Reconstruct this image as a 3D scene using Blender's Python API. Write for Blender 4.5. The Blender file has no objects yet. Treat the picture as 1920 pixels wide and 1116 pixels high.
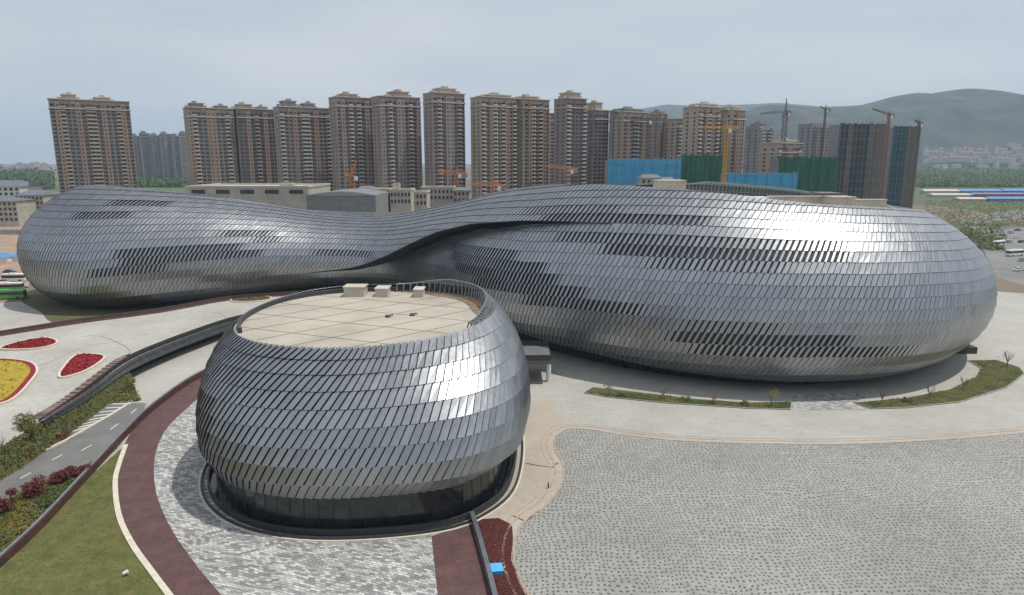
import bpy, bmesh, math, random
import numpy as np
from mathutils import Vector, Matrix
random.seed(7)
rad = math.radians
scene = bpy.context.scene
COL = scene.collection

# ------------------------------------------------------------------ camera, sky, sun, exposure
CAMZ, PITCH, FPX = 45.0, rad(11.3), 1280.0
cam = bpy.data.cameras.new('camera'); camo = bpy.data.objects.new('camera', cam); COL.objects.link(camo)
cam.sensor_width = 36.0; cam.lens = 24.0; cam.clip_start = 0.5; cam.clip_end = 40000
camo.location = (0, 0, CAMZ); camo.rotation_euler = (rad(90) - PITCH, 0, 0)
scene.camera = camo

SUN_AZ, SUN_EL = 95.0, 69.0           # azimuth measured from +Y (away from camera) towards +X (right)
sd = Vector((math.sin(rad(SUN_AZ))*math.cos(rad(SUN_EL)), math.cos(rad(SUN_AZ))*math.cos(rad(SUN_EL)), math.sin(rad(SUN_EL))))
w = bpy.data.worlds.new('World'); scene.world = w; w.use_nodes = True
nt = w.node_tree; nt.nodes.clear()
out = nt.nodes.new('ShaderNodeOutputWorld'); bg = nt.nodes.new('ShaderNodeBackground')
sky = nt.nodes.new('ShaderNodeTexSky'); sky.sky_type = 'NISHITA'; sky.sun_disc = False
sky.sun_elevation = rad(SUN_EL); sky.sun_rotation = rad(SUN_AZ)
sky.air_density = 1.0; sky.dust_density = 4.0; sky.ozone_density = 1.0
# thin high overcast veil mixed over the clear sky
tc = nt.nodes.new('ShaderNodeTexCoord'); mp = nt.nodes.new('ShaderNodeMapping'); mp.inputs['Scale'].default_value = (1.2, 1.2, 5.0)
nz = nt.nodes.new('ShaderNodeTexNoise'); nz.inputs['Scale'].default_value = 1.6; nz.inputs['Detail'].default_value = 5
cr = nt.nodes.new('ShaderNodeValToRGB'); cr.color_ramp.elements[0].position = .35; cr.color_ramp.elements[1].position = .7
cr.color_ramp.elements[0].color = (5.9, 6.5, 7.25, 1); cr.color_ramp.elements[1].color = (7.9, 8.1, 8.4, 1)
mx = nt.nodes.new('ShaderNodeMix'); mx.data_type = 'RGBA'; mx.inputs[0].default_value = 0.8
nt.links.new(tc.outputs['Generated'], mp.inputs[0]); nt.links.new(mp.outputs[0], nz.inputs['Vector'])
nt.links.new(nz.outputs['Fac'], cr.inputs[0]); nt.links.new(sky.outputs[0], mx.inputs[6]); nt.links.new(cr.outputs[0], mx.inputs[7])
nt.links.new(mx.outputs[2], bg.inputs['Color']); bg.inputs['Strength'].default_value = 0.1
nt.links.new(bg.outputs[0], out.inputs[0])
sl = bpy.data.lights.new('sun', 'SUN'); sl.energy = 3.4; sl.angle = rad(0.6); sl.color = (1.0, .955, .88)
so = bpy.data.objects.new('sun', sl); COL.objects.link(so)
so.rotation_euler = sd.to_track_quat('Z', 'Y').to_euler()
scene.view_settings.view_transform = 'Standard'; scene.view_settings.look = 'None'
scene.view_settings.exposure = 0.0; scene.view_settings.gamma = 1.0
scene.cycles.volume_bounces = 1; scene.cycles.max_bounces = 6
scene.cycles.volume_step_rate = 4

# ------------------------------------------------------------------ helpers
CT, ST = math.cos(PITCH), math.sin(PITCH)
def slope(v):
    b = (558 - v)/FPX
    return (-ST + CT*b)/(CT + ST*b)
def P(u, v, z=0.0):                    # where the sight line through a photo point meets height z
    a = (u - 960)/FPX; b = (558 - v)/FPX
    d = Vector((a, CT + ST*b, -ST + CT*b)); t = (z - CAMZ)/d.z
    return Vector((d.x*t, d.y*t, z))
def XD(u, D, z=30.0):
    return (u - 960)/FPX*(D*CT + (CAMZ - z)*ST)
def ZD(v, D):
    return CAMZ + D*slope(v)

def tag(o, label=None, cat=None, group=None, kind=None):
    if label: o['label'] = label
    if cat: o['category'] = cat
    if group: o['group'] = group
    if kind: o['kind'] = kind
    return o
def thing(name, label, cat, loc=(0, 0, 0), rz=0.0, group=None):
    o = bpy.data.objects.new(name, None); COL.objects.link(o); o.empty_display_size = 0.5
    o.location = loc; o.rotation_euler = (0, 0, rz)
    return tag(o, label, cat, group)

class MB:
    def __init__(s): s.v = []; s.f = []; s.m = []; s.c = []
    def face(s, idx, mi=0): s.f.append(idx); s.m.append(mi)
    def quad(s, a, b, c, d, mi=0):
        n = len(s.v); s.v += [tuple(a), tuple(b), tuple(c), tuple(d)]; s.face((n, n+1, n+2, n+3), mi)
    def tri(s, a, b, c, mi=0):
        n = len(s.v); s.v += [tuple(a), tuple(b), tuple(c)]; s.face((n, n+1, n+2), mi)
    def box(s, x0, x1, y0, y1, z0, z1, mi=0, M=None):
        n = len(s.v)
        p = [(x0,y0,z0),(x1,y0,z0),(x1,y1,z0),(x0,y1,z0),(x0,y0,z1),(x1,y0,z1),(x1,y1,z1),(x0,y1,z1)]
        if M is not None: p = [tuple(M @ Vector(q)) for q in p]
        s.v += p
        for q in ((0,3,2,1),(4,5,6,7),(0,1,5,4),(1,2,6,5),(2,3,7,6),(3,0,4,7)): s.face(tuple(n+i for i in q), mi)
    def hip(s, x0, x1, y0, y1, z0, z1, k=.35, mi=0):     # hipped roof
        n = len(s.v); dx = (x1-x0)*k*.5; ym = (y0+y1)/2
        s.v += [(x0,y0,z0),(x1,y0,z0),(x1,y1,z0),(x0,y1,z0),(x0+dx,ym,z1),(x1-dx,ym,z1)]
        for q in ((0,1,5,4),(1,2,5),(2,3,4,5),(3,0,4),(0,3,2,1)): s.face(tuple(n+i for i in q), mi)
    def tube(s, a, b, r0, r1=None, n=6, mi=0, cap=True):
        a = Vector(a); b = Vector(b); r1 = r0 if r1 is None else r1
        d = (b-a)
        if d.length < 1e-6: return
        d.normalize(); x = d.orthogonal().normalized(); y = d.cross(x)
        k = len(s.v)
        for c, r in ((a, r0), (b, r1)):
            for i in range(n):
                t = 2*math.pi*i/n; s.v.append(tuple(c + x*math.cos(t)*r + y*math.sin(t)*r))
        for i in range(n):
            j = (i+1) % n; s.face((k+i, k+j, k+n+j, k+n+i), mi)
        if cap:
            s.face(tuple(k+i for i in reversed(range(n))), mi); s.face(tuple(k+n+i for i in range(n)), mi)
    def prism(s, poly, z0, z1, mi=0, top=True):
        n = len(poly); k = len(s.v)
        ar = sum(poly[i][0]*poly[(i+1)%n][1]-poly[(i+1)%n][0]*poly[i][1] for i in range(n))
        if ar < 0: poly = poly[::-1]
        s.v += [(p[0], p[1], z0) for p in poly] + [(p[0], p[1], z1) for p in poly]
        for i in range(n):
            j = (i+1) % n; s.face((k+i, k+j, k+n+j, k+n+i), mi)
        if top: s.face(tuple(k+n+i for i in range(n)), mi)
    def sheet(s, poly, z, mi=0):
        n = len(poly); k = len(s.v)
        ar = sum(poly[i][0]*poly[(i+1)%n][1]-poly[(i+1)%n][0]*poly[i][1] for i in range(n))
        if ar < 0: poly = poly[::-1]
        s.v += [(p[0], p[1], z) for p in poly]; s.face(tuple(range(k, k+n)), mi)
    def ribbon(s, pts, wl, wr, z0, z1, mi=0, closed=False):   # strip along a polyline, wl to its left, wr to its right
        pts = [Vector((p[0], p[1])) for p in pts]; n = len(pts); L = []; R = []
        for i in range(n):
            a = pts[(i-1) % n] if (closed or i > 0) else pts[i]; b = pts[(i+1) % n] if (closed or i < n-1) else pts[i]
            t = (b-a); t.normalize(); nn = Vector((-t.y, t.x))
            L.append(pts[i]+nn*wl); R.append(pts[i]-nn*wr)
        k = len(s.v)
        for i in range(n):
            s.v += [(L[i].x, L[i].y, z0), (L[i].x, L[i].y, z1), (R[i].x, R[i].y, z1), (R[i].x, R[i].y, z0)]
        for i in range(n if closed else n-1):
            a = k+4*i; b = k+4*((i+1) % n)
            s.face((a+1, b+1, b, a), mi); s.face((a+2, b+2, b+1, a+1), mi); s.face((a+3, b+3, b+2, a+2), mi)
        if not closed:
            s.face((k, k+3, k+2, k+1), mi); e = k+4*(n-1); s.face((e, e+1, e+2, e+3), mi)
    def tape(s, pts, wl, wr, z0, z1, mi=0):      # ribbon whose bottom and top heights change along it
        n = len(pts); k = len(s.v)
        for i in range(n):
            d = (pts[min(i+1, n-1)]-pts[max(i-1, 0)]); d = Vector((d.x, d.y)).normalized(); q = Vector((-d.y, d.x)); p = Vector((pts[i].x, pts[i].y)); L = p+q*wl; R = p-q*wr
            s.v += [(L.x, L.y, z0[i]), (L.x, L.y, z1[i]), (R.x, R.y, z1[i]), (R.x, R.y, z0[i])]
        for i in range(n-1):
            a = k+4*i; b = a+4
            s.face((a+1, b+1, b, a), mi); s.face((a+2, b+2, b+1, a+1), mi); s.face((a+3, b+3, b+2, a+2), mi)
        s.face((k, k+3, k+2, k+1), mi); e = k+4*(n-1); s.face((e, e+1, e+2, e+3), mi)
    def build(s, name, mats, parent=None, loc=None, smooth=False):
        me = bpy.data.meshes.new(name); me.from_pydata(s.v, [], s.f)
        if not isinstance(mats, (list, tuple)): mats = [mats]
        for m in mats: me.materials.append(m)
        if len(mats) > 1: me.polygons.foreach_set('material_index', s.m)
        if smooth: me.polygons.foreach_set('use_smooth', [True]*len(s.f))
        me.update()
        o = bpy.data.objects.new(name, me); COL.objects.link(o)
        if parent is not None: o.parent = parent
        if loc is not None: o.location = loc
        return o

def spline(pts, n=8, closed=False):
    pts = [Vector(p) for p in pts]; N = len(pts); r = []
    for i in range(N if closed else N-1):
        p0 = pts[(i-1) % N] if (closed or i > 0) else pts[i]; p1 = pts[i]; p2 = pts[(i+1) % N]
        p3 = pts[(i+2) % N] if (closed or i < N-2) else p2
        for k in range(n):
            t = k/n
            r.append(0.5*((2*p1)+(p2-p0)*t+(2*p0-5*p1+4*p2-p3)*t*t+(3*p1-p0-3*p2+p3)*t**3))
    if not closed: r.append(pts[-1])
    return r
def pix(pts, z=0.0): return [P(u, v, z) for u, v in pts]

# ------------------------------------------------------------------ materials
def mat(name, c1, c2=None, scale=1.0, rough=.7, metal=0.0, bump=0.0, bscale=None, detail=4, lo=.35, hi=.65, spec=None, coord='pos', stretch=None):
    m = bpy.data.materials.new(name); m.use_nodes = True; t = m.node_tree; b = t.nodes['Principled BSDF']
    b.inputs['Base Color'].default_value = (*c1, 1); b.inputs['Roughness'].default_value = rough; b.inputs['Metallic'].default_value = metal
    if spec is not None: b.inputs['Specular IOR Level'].default_value = spec
    if c2 is not None or bump:
        if coord == 'pos': g = t.nodes.new('ShaderNodeNewGeometry'); src = g.outputs['Position']
        else: g = t.nodes.new('ShaderNodeTexCoord'); src = g.outputs['Object']
        if stretch:
            mpn = t.nodes.new('ShaderNodeMapping'); mpn.inputs['Scale'].default_value = stretch
            t.links.new(src, mpn.inputs[0]); src = mpn.outputs[0]
    if c2 is not None:
        n = t.nodes.new('ShaderNodeTexNoise'); n.inputs['Scale'].default_value = scale; n.inputs['Detail'].default_value = detail; n.inputs['Roughness'].default_value = .6
        r = t.nodes.new('ShaderNodeValToRGB'); r.color_ramp.elements[0].position = lo; r.color_ramp.elements[1].position = hi
        r.color_ramp.elements[0].color = (*c1, 1); r.color_ramp.elements[1].color = (*c2, 1)
        t.links.new(src, n.inputs['Vector']); t.links.new(n.outputs['Fac'], r.inputs[0]); t.links.new(r.outputs[0], b.inputs['Base Color'])
    if bump:
        n2 = t.nodes.new('ShaderNodeTexNoise'); n2.inputs['Scale'].default_value = bscale or scale*4; n2.inputs['Detail'].default_value = 4
        bp = t.nodes.new('ShaderNodeBump'); bp.inputs['Strength'].default_value = min(1, bump); bp.inputs['Distance'].default_value = .1
        t.links.new(src, n2.inputs['Vector']); t.links.new(n2.outputs['Fac'], bp.inputs['Height']); t.links.new(bp.outputs[0], b.inputs['Normal'])
    return m
def N(m, typ, **kw):
    n = m.node_tree.nodes.new(typ)
    for k, v in kw.items():
        if k in n.inputs: n.inputs[k].default_value = v
        else: setattr(n, k, v)
    return n

M = {}
# brushed aluminium panels: each panel carries its own slight tone in the attribute 'tone'
def panel_mat(name, base, rough):
    m = mat(name, base, rough=rough, metal=1.0); t = m.node_tree; b = t.nodes['Principled BSDF']
    a = t.nodes.new('ShaderNodeAttribute'); a.attribute_name = 'tone'
    r = t.nodes.new('ShaderNodeValToRGB'); r.color_ramp.elements[0].color = tuple(c*.84 for c in base)+(1,); r.color_ramp.elements[1].color = tuple(min(1, c*1.14) for c in base)+(1,)
    t.links.new(a.outputs['Fac'], r.inputs[0])
    g = t.nodes.new('ShaderNodeNewGeometry'); n = N(m, 'ShaderNodeTexNoise', Scale=1.3, Detail=5.0)
    t.links.new(g.outputs['Position'], n.inputs['Vector'])
    mr = N(m, 'ShaderNodeMapRange'); mr.inputs[1].default_value = .3; mr.inputs[2].default_value = .7; mr.inputs[3].default_value = rough-.03; mr.inputs[4].default_value = rough+.04
    t.links.new(n.outputs['Fac'], mr.inputs[0]); t.links.new(mr.outputs[0], b.inputs['Roughness'])
    mm = N(m, 'ShaderNodeMix', data_type='RGBA', blend_type='MULTIPLY'); mm.inputs[0].default_value = 1
    mr2 = N(m, 'ShaderNodeMapRange'); mr2.inputs[1].default_value = .3; mr2.inputs[2].default_value = .7; mr2.inputs[3].default_value = .91; mr2.inputs[4].default_value = 1.0
    t.links.new(n.outputs['Fac'], mr2.inputs[0]); t.links.new(r.outputs[0], mm.inputs[6]); t.links.new(mr2.outputs[0], mm.inputs[7]); t.links.new(mm.outputs[2], b.inputs['Base Color'])
    return m
M['panel'] = panel_mat('aluminium_panels', (.385, .40, .42), .385)
M['under'] = mat('dark_substructure', (.018, .02, .024), (.035, .037, .042), .3, rough=.6)
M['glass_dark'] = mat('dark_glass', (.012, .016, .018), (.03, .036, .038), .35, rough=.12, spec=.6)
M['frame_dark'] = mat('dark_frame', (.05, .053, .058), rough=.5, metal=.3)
M['steel'] = mat('galvanised_steel', (.32, .34, .36), (.22, .235, .25), 2.0, rough=.45, metal=.7)
M['roofdeck'] = mat('roof_membrane', (.31, .28, .23), (.42, .385, .32), .12, rough=.85, lo=.3, hi=.6, detail=8, bump=.2, bscale=2)
M['joint'] = mat('joint_line', (.07, .065, .06), rough=.9)
M['beige'] = mat('beige_render', (.38, .35, .29), (.5, .46, .385), .25, rough=.85)
M['white'] = mat('white_paint', (.72, .72, .69), (.6, .6, .57), 1.5, rough=.7)
M['cream'] = mat('cream_kerb', (.62, .56, .46), (.5, .455, .38), 1.2, rough=.8)
M['redplants'] = mat('red_bedding', (.27, .006, .014), (.15, .004, .010), 2.5, rough=.9, bump=1, bscale=6)
M['soil'] = mat('red_mulch', (.075, .014, .012), (.03, .010, .009), 1.6, rough=.95, bump=1, bscale=5)

# ground: fields and building land
m = mat('open_ground', (.17, .135, .10), (.075, .10, .05), .006, rough=.95, detail=8, lo=.4, hi=.58); M['ground'] = m
def concrete(name, c1, c2, c3, joints=0.0):
    m = bpy.data.materials.new(name); m.use_nodes = True; t = m.node_tree; b = t.nodes['Principled BSDF']; b.inputs['Roughness'].default_value = .85
    g = t.nodes.new('ShaderNodeNewGeometry')
    n1 = N(m, 'ShaderNodeTexNoise', Scale=.06, Detail=7.0, Roughness=.65); n2 = N(m, 'ShaderNodeTexNoise', Scale=.9, Detail=6.0, Roughness=.7)
    for n in (n1, n2): t.links.new(g.outputs['Position'], n.inputs['Vector'])
    r = t.nodes.new('ShaderNodeValToRGB'); r.color_ramp.elements[0].position = .33; r.color_ramp.elements[1].position = .68
    r.color_ramp.elements[0].color = (*c1, 1); r.color_ramp.elements[1].color = (*c2, 1)
    t.links.new(n1.outputs['Fac'], r.inputs[0])
    mx = N(m, 'ShaderNodeMix', data_type='RGBA'); t.links.new(r.outputs[0], mx.inputs[6]); mx.inputs[7].default_value = (*c3, 1)
    mr = N(m, 'ShaderNodeMapRange'); mr.inputs[1].default_value = .5; mr.inputs[2].default_value = .75; mr.inputs[4].default_value = .55
    t.links.new(n2.outputs['Fac'], mr.inputs[0]); t.links.new(mr.outputs[0], mx.inputs[0]); col = mx.outputs[2]
    if joints:
        br = N(m, 'ShaderNodeTexBrick', Scale=1.0); br.inputs['Color1'].default_value = (1, 1, 1, 1); br.inputs['Color2'].default_value = (.93, .93, .93, 1)
        br.inputs['Mortar'].default_value = (.7, .69, .66, 1); br.inputs['Mortar Size'].default_value = .03; br.inputs['Brick Width'].default_value = joints; br.inputs['Row Height'].default_value = joints*.6
        t.links.new(g.outputs['Position'], br.inputs['Vector'])
        m2 = N(m, 'ShaderNodeMix', data_type='RGBA', blend_type='MULTIPLY'); m2.inputs[0].default_value = 1
        t.links.new(col, m2.inputs[6]); t.links.new(br.outputs[0], m2.inputs[7]); col = m2.outputs[2]
    t.links.new(col, b.inputs['Base Color'])
    return m
M['concrete'] = concrete('plaza_concrete', (.34, .33, .30), (.42, .41, .375), (.28, .265, .23), 3.0)
M['deck'] = concrete('deck_paving', (.33, .32, .285), (.45, .44, .40), (.24, .225, .19), 2.0)
M['tan'] = concrete('tan_apron', (.33, .29, .235), (.42, .38, .32), (.24, .20, .16))
M['asphalt'] = mat('asphalt', (.13, .13, .127), (.17, .168, .162), .25, rough=.9)
M['asphalt_far'] = mat('asphalt_pale', (.15, .15, .148), (.21, .21, .20), .05, rough=.9)

# dark inlaid studs scattered in the pale plaza
def dotted():
    m = bpy.data.materials.new('studded_plaza'); m.use_nodes = True; t = m.node_tree; b = t.nodes['Principled BSDF']; b.inputs['Roughness'].default_value = .8
    g = t.nodes.new('ShaderNodeNewGeometry')
    wn = N(m, 'ShaderNodeTexNoise', Scale=.10, Detail=2.0); t.links.new(g.outputs['Position'], wn.inputs['Vector'])
    ws = N(m, 'ShaderNodeVectorMath', operation='SCALE'); ws.inputs['Scale'].default_value = 4.0; t.links.new(wn.outputs['Color'], ws.inputs[0])
    ad = N(m, 'ShaderNodeVectorMath', operation='ADD'); t.links.new(g.outputs['Position'], ad.inputs[0]); t.links.new(ws.outputs[0], ad.inputs[1])
    fl = N(m, 'ShaderNodeMapping'); fl.inputs['Scale'].default_value = (1.0, .85, 0.0); t.links.new(ad.outputs[0], fl.inputs[0])
    vo = N(m, 'ShaderNodeTexVoronoi', Scale=1.7, Randomness=.42, voronoi_dimensions='2D'); t.links.new(fl.outputs[0], vo.inputs['Vector'])
    mr = N(m, 'ShaderNodeMapRange'); mr.inputs[1].default_value = .19; mr.inputs[2].default_value = .27; mr.inputs[3].default_value = 1; mr.inputs[4].default_value = 0
    t.links.new(vo.outputs['Distance'], mr.inputs[0])
    n1 = N(m, 'ShaderNodeTexNoise', Scale=.05, Detail=6.0); t.links.new(g.outputs['Position'], n1.inputs['Vector'])
    r = t.nodes.new('ShaderNodeValToRGB'); r.color_ramp.elements[0].position = .35; r.color_ramp.elements[1].position = .65
    r.color_ramp.elements[0].color = (.28, .275, .255, 1); r.color_ramp.elements[1].color = (.34, .335, .312, 1); t.links.new(n1.outputs['Fac'], r.inputs[0])
    mx = N(m, 'ShaderNodeMix', data_type='RGBA'); t.links.new(mr.outputs[0], mx.inputs[0]); t.links.new(r.outputs[0], mx.inputs[6]); mx.inputs[7].default_value = (.085, .09, .085, 1)
    br = N(m, 'ShaderNodeTexBrick', Scale=1.0); br.inputs['Color1'].default_value = (1, 1, 1, 1); br.inputs['Color2'].default_value = (.88, .89, .9, 1); br.inputs['Mortar'].default_value = (.8, .8, .78, 1); br.inputs['Mortar Size'].default_value = .03; br.inputs['Brick Width'].default_value = 1.2; br.inputs['Row Height'].default_value = .6
    t.links.new(ad.outputs[0], br.inputs['Vector'])
    st = N(m, 'ShaderNodeTexNoise', Scale=.5, Detail=8.0, Roughness=.7); t.links.new(g.outputs['Position'], st.inputs['Vector'])
    sr = N(m, 'ShaderNodeMapRange'); sr.inputs[1].default_value = .3; sr.inputs[2].default_value = .72; sr.inputs[3].default_value = .80; sr.inputs[4].default_value = 1.1; t.links.new(st.outputs['Fac'], sr.inputs[0])
    ma = N(m, 'ShaderNodeMix', data_type='RGBA', blend_type='MULTIPLY'); ma.inputs[0].default_value = 1; mb_ = N(m, 'ShaderNodeMix', data_type='RGBA', blend_type='MULTIPLY'); mb_.inputs[0].default_value = 1
    t.links.new(mx.outputs[2], ma.inputs[6]); t.links.new(br.outputs[0], ma.inputs[7]); t.links.new(ma.outputs[2], mb_.inputs[6]); t.links.new(sr.outputs[0], mb_.inputs[7])
    t.links.new(mb_.outputs[2], b.inputs['Base Color'])
    return m
M['dotted'] = dotted()
def cobble():
    m = bpy.data.materials.new('mixed_stone_setts'); m.use_nodes = True; t = m.node_tree; b = t.nodes['Principled BSDF']; b.inputs['Roughness'].default_value = .7
    g = t.nodes.new('ShaderNodeNewGeometry')
    wn = N(m, 'ShaderNodeTexNoise', Scale=.12, Detail=1.0); t.links.new(g.outputs['Position'], wn.inputs['Vector'])
    ws = N(m, 'ShaderNodeVectorMath', operation='SCALE'); ws.inputs['Scale'].default_value = 3.0; t.links.new(wn.outputs['Color'], ws.inputs[0])
    ad = N(m, 'ShaderNodeVectorMath', operation='ADD'); t.links.new(g.outputs['Position'], ad.inputs[0]); t.links.new(ws.outputs[0], ad.inputs[1])
    mp = N(m, 'ShaderNodeMapping'); mp.inputs['Rotation'].default_value = (0, 0, rad(18)); t.links.new(ad.outputs[0], mp.inputs[0])
    br = N(m, 'ShaderNodeTexBrick', Scale=1.0); br.inputs['Color1'].default_value = (.22, .22, .215, 1); br.inputs['Color2'].default_value = (.64, .635, .61, 1); br.inputs['Mortar'].default_value = (.13, .13, .128, 1)
    br.inputs['Mortar Size'].default_value = .035; br.inputs['Mortar Smooth'].default_value = .3; br.inputs['Bias'].default_value = -.12; br.inputs['Brick Width'].default_value = .74; br.inputs['Row Height'].default_value = .34
    t.links.new(mp.outputs[0], br.inputs['Vector'])
    n = N(m, 'ShaderNodeTexNoise', Scale=.35, Detail=6.0); t.links.new(g.outputs['Position'], n.inputs['Vector'])
    mr = N(m, 'ShaderNodeMapRange'); mr.inputs[1].default_value = .3; mr.inputs[2].default_value = .7; mr.inputs[3].default_value = .72; mr.inputs[4].default_value = 1.12; t.links.new(n.outputs['Fac'], mr.inputs[0])
    m2 = N(m, 'ShaderNodeMix', data_type='RGBA', blend_type='MULTIPLY'); m2.inputs[0].default_value = 1; t.links.new(br.outputs[0], m2.inputs[6]); t.links.new(mr.outputs[0], m2.inputs[7])
    t.links.new(m2.outputs[2], b.inputs['Base Color'])
    return m
M['cobble'] = cobble()
def planks(name, c1, c2, w=.5, ang=0.0):
    m = bpy.data.materials.new(name); m.use_nodes = True; t = m.node_tree; b = t.nodes['Principled BSDF']; b.inputs['Roughness'].default_value = .8
    g = t.nodes.new('ShaderNodeNewGeometry'); mp = N(m, 'ShaderNodeMapping'); mp.inputs['Rotation'].default_value = (0, 0, ang); t.links.new(g.outputs['Position'], mp.inputs[0])
    br = N(m, 'ShaderNodeTexBrick', Scale=1.0); br.inputs['Color1'].default_value = (*c1, 1); br.inputs['Color2'].default_value = (*c2, 1); br.inputs['Mortar'].default_value = tuple(c*.45 for c in c1)+(1,)
    br.inputs['Mortar Size'].default_value = .035; br.inputs['Brick Width'].default_value = 3.0; br.inputs['Row Height'].default_value = w
    t.links.new(mp.outputs[0], br.inputs['Vector'])
    n = N(m, 'ShaderNodeTexNoise', Scale=.5, Detail=5.0); t.links.new(g.outputs['Position'], n.inputs['Vector'])
    mr = N(m, 'ShaderNodeMapRange'); mr.inputs[1].default_value = .3; mr.inputs[2].default_value = .7; mr.inputs[3].default_value = .75; mr.inputs[4].default_value = 1.15; t.links.new(n.outputs['Fac'], mr.inputs[0])
    m2 = N(m, 'ShaderNodeMix', data_type='RGBA', blend_type='MULTIPLY'); m2.inputs[0].default_value = 1; t.links.new(br.outputs[0], m2.inputs[6]); t.links.new(mr.outputs[0], m2.inputs[7]); t.links.new(m2.outputs[2], b.inputs['Base Color'])
    return m
M['brickpath'] = planks('brown_brick_path', (.095, .048, .045), (.12, .06, .055), .45, rad(-15))
M['timber'] = planks('brown_timber', (.11, .055, .048), (.15, .085, .07), .7, rad(20))
M['grass'] = mat('lawn_grass', (.085, .10, .024), (.15, .14, .045), .45, rough=.95, bump=1, bscale=7, detail=8)
M['grass2'] = mat('bed_grass', (.05, .075, .018), (.13, .105, .045), .35, rough=.95, bump=1, bscale=6, detail=8)
M['moss'] = mat('yellow_bedding', (.42, .29, .018), (.24, .20, .02), .7, rough=.95, bump=1, bscale=5)

# ------------------------------------------------------------------ the ground and paving
def struct(name, mb, m, label=None, smooth=False):
    o = mb.build(name, m, smooth=smooth); o['kind'] = 'structure'
    if label: o['label'] = label
    return o
g = MB(); g.sheet([(-11000, -2000), (11000, -2000), (11000, 11500), (-11000, 11500)], 0); struct('ground', g, M['ground'])
g = MB(); g.sheet([(-215, 25), (260, 25), (260, 222), (178, 232), (120, 262), (-60, 262), (-215, 195)], .03); struct('plaza_pavement', g, M['concrete'])
# studded plaza
edge = spline(pix([(2250, 770), (2050, 797), (1920, 812), (1800, 822), (1650, 831), (1500, 833), (1300, 828), (1180, 817), (1100, 805), (1060, 806), (1040, 822), (1040, 845), (1054, 872), (1052, 905), (1025, 945), (985, 975), (966, 1005), (962, 1050), (975, 1090), (995, 1130), (1010, 1200)]), 8)
poly = [(p.x, p.y) for p in edge] + [(4, 35), (200, 35), (210, 80)]
g = MB(); g.sheet(poly, .05); struct('studded_plaza', g, M['dotted'])
g = MB(); g.ribbon(edge, .25, .05, .03, .10); g.ribbon([p for p in edge], -1.0, 1.3, .03, .07); g.ribbon(edge, -1.9, 2.1, .03, .06)
struct('plaza_kerb', g, mat('tan_edge', (.30, .22, .16), (.42, .33, .25), .8, rough=.85))
# tan apron beside the small hall
ap = spline(pix([(1058, 800), (1036, 822), (1036, 845), (1050, 872), (1048, 905), (1018, 945), (975, 975)]), 6)
g = MB(); g.sheet([(p.x, p.y) for p in ap] + [(p.x, p.y) for p in pix([(900, 990), (940, 850), (990, 760), (1030, 740)])], .042); struct('apron_pavement', g, M['tan'])
g = MB(); g.ribbon(pix([(985, 869), (1010, 874), (1036, 877), (1046, 868)]), .14, .14, .04, .052); g.ribbon(pix([(962, 968), (985, 978), (1000, 968)]), .14, .14, .04, .052); struct('paving_joint', g, M['joint'])
# pale setts round the small hall
inner = spline(pix([(380, 740), (352, 765), (312, 805), (291, 855), (292, 920), (320, 990), (368, 1060), (415, 1116), (450, 1150)]), 6)
g = MB(); g.sheet([(p.x, p.y) for p in inner] + [(p.x, p.y) for p in pix([(830, 1160), (814, 1040), (808, 1000), (860, 960), (960, 880), (990, 760), (900, 700)])], .046); struct('sett_pavement', g, M['cobble'])
outer = spline(pix([(385, 700), (352, 722), (295, 757), (250, 805), (228, 850), (219, 905), (226, 965), (250, 1020), (290, 1075), (322, 1120), (350, 1155)]), 6)
g = MB(); g.sheet([(p.x, p.y) for p in inner] + [(p.x, p.y) for p in outer[::-1]], .06); struct('brown_path', g, M['brickpath'])
g = MB(); kk = spline(pix([(236, 836), (224, 870), (216, 905), (222, 965), (246, 1020), (286, 1077), (318, 1120), (346, 1160)]), 6)
g.ribbon(kk, .35, .30, .03, .25); struct('path_kerb', g, M['cream'])
lawn = [(p.x, p.y) for p in kk] + [(p.x, p.y) for p in pix([(200, 1240), (-60, 1240), (-60, 1135), (0, 1070), (80, 992), (170, 893), (232, 838)])]
g = MB(); g.sheet(lawn, .08); struct('lawn', g, M['grass'])
# brown path and red bed at the lower right of the hall
g = MB(); g.sheet([(p.x, p.y) for p in pix([(809, 1006), (868, 988), (885, 985), (925, 1130), (822, 1130)])], .064); struct('front_path', g, M['brickpath'])
g = MB(); g.sheet([(p.x, p.y) for p in pix([(893, 975), (935, 972), (960, 985), (962, 1010), (958, 1050), (972, 1090), (995, 1135), (925, 1135)])], .068); struct('planting_soil', g, M['soil'])
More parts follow.
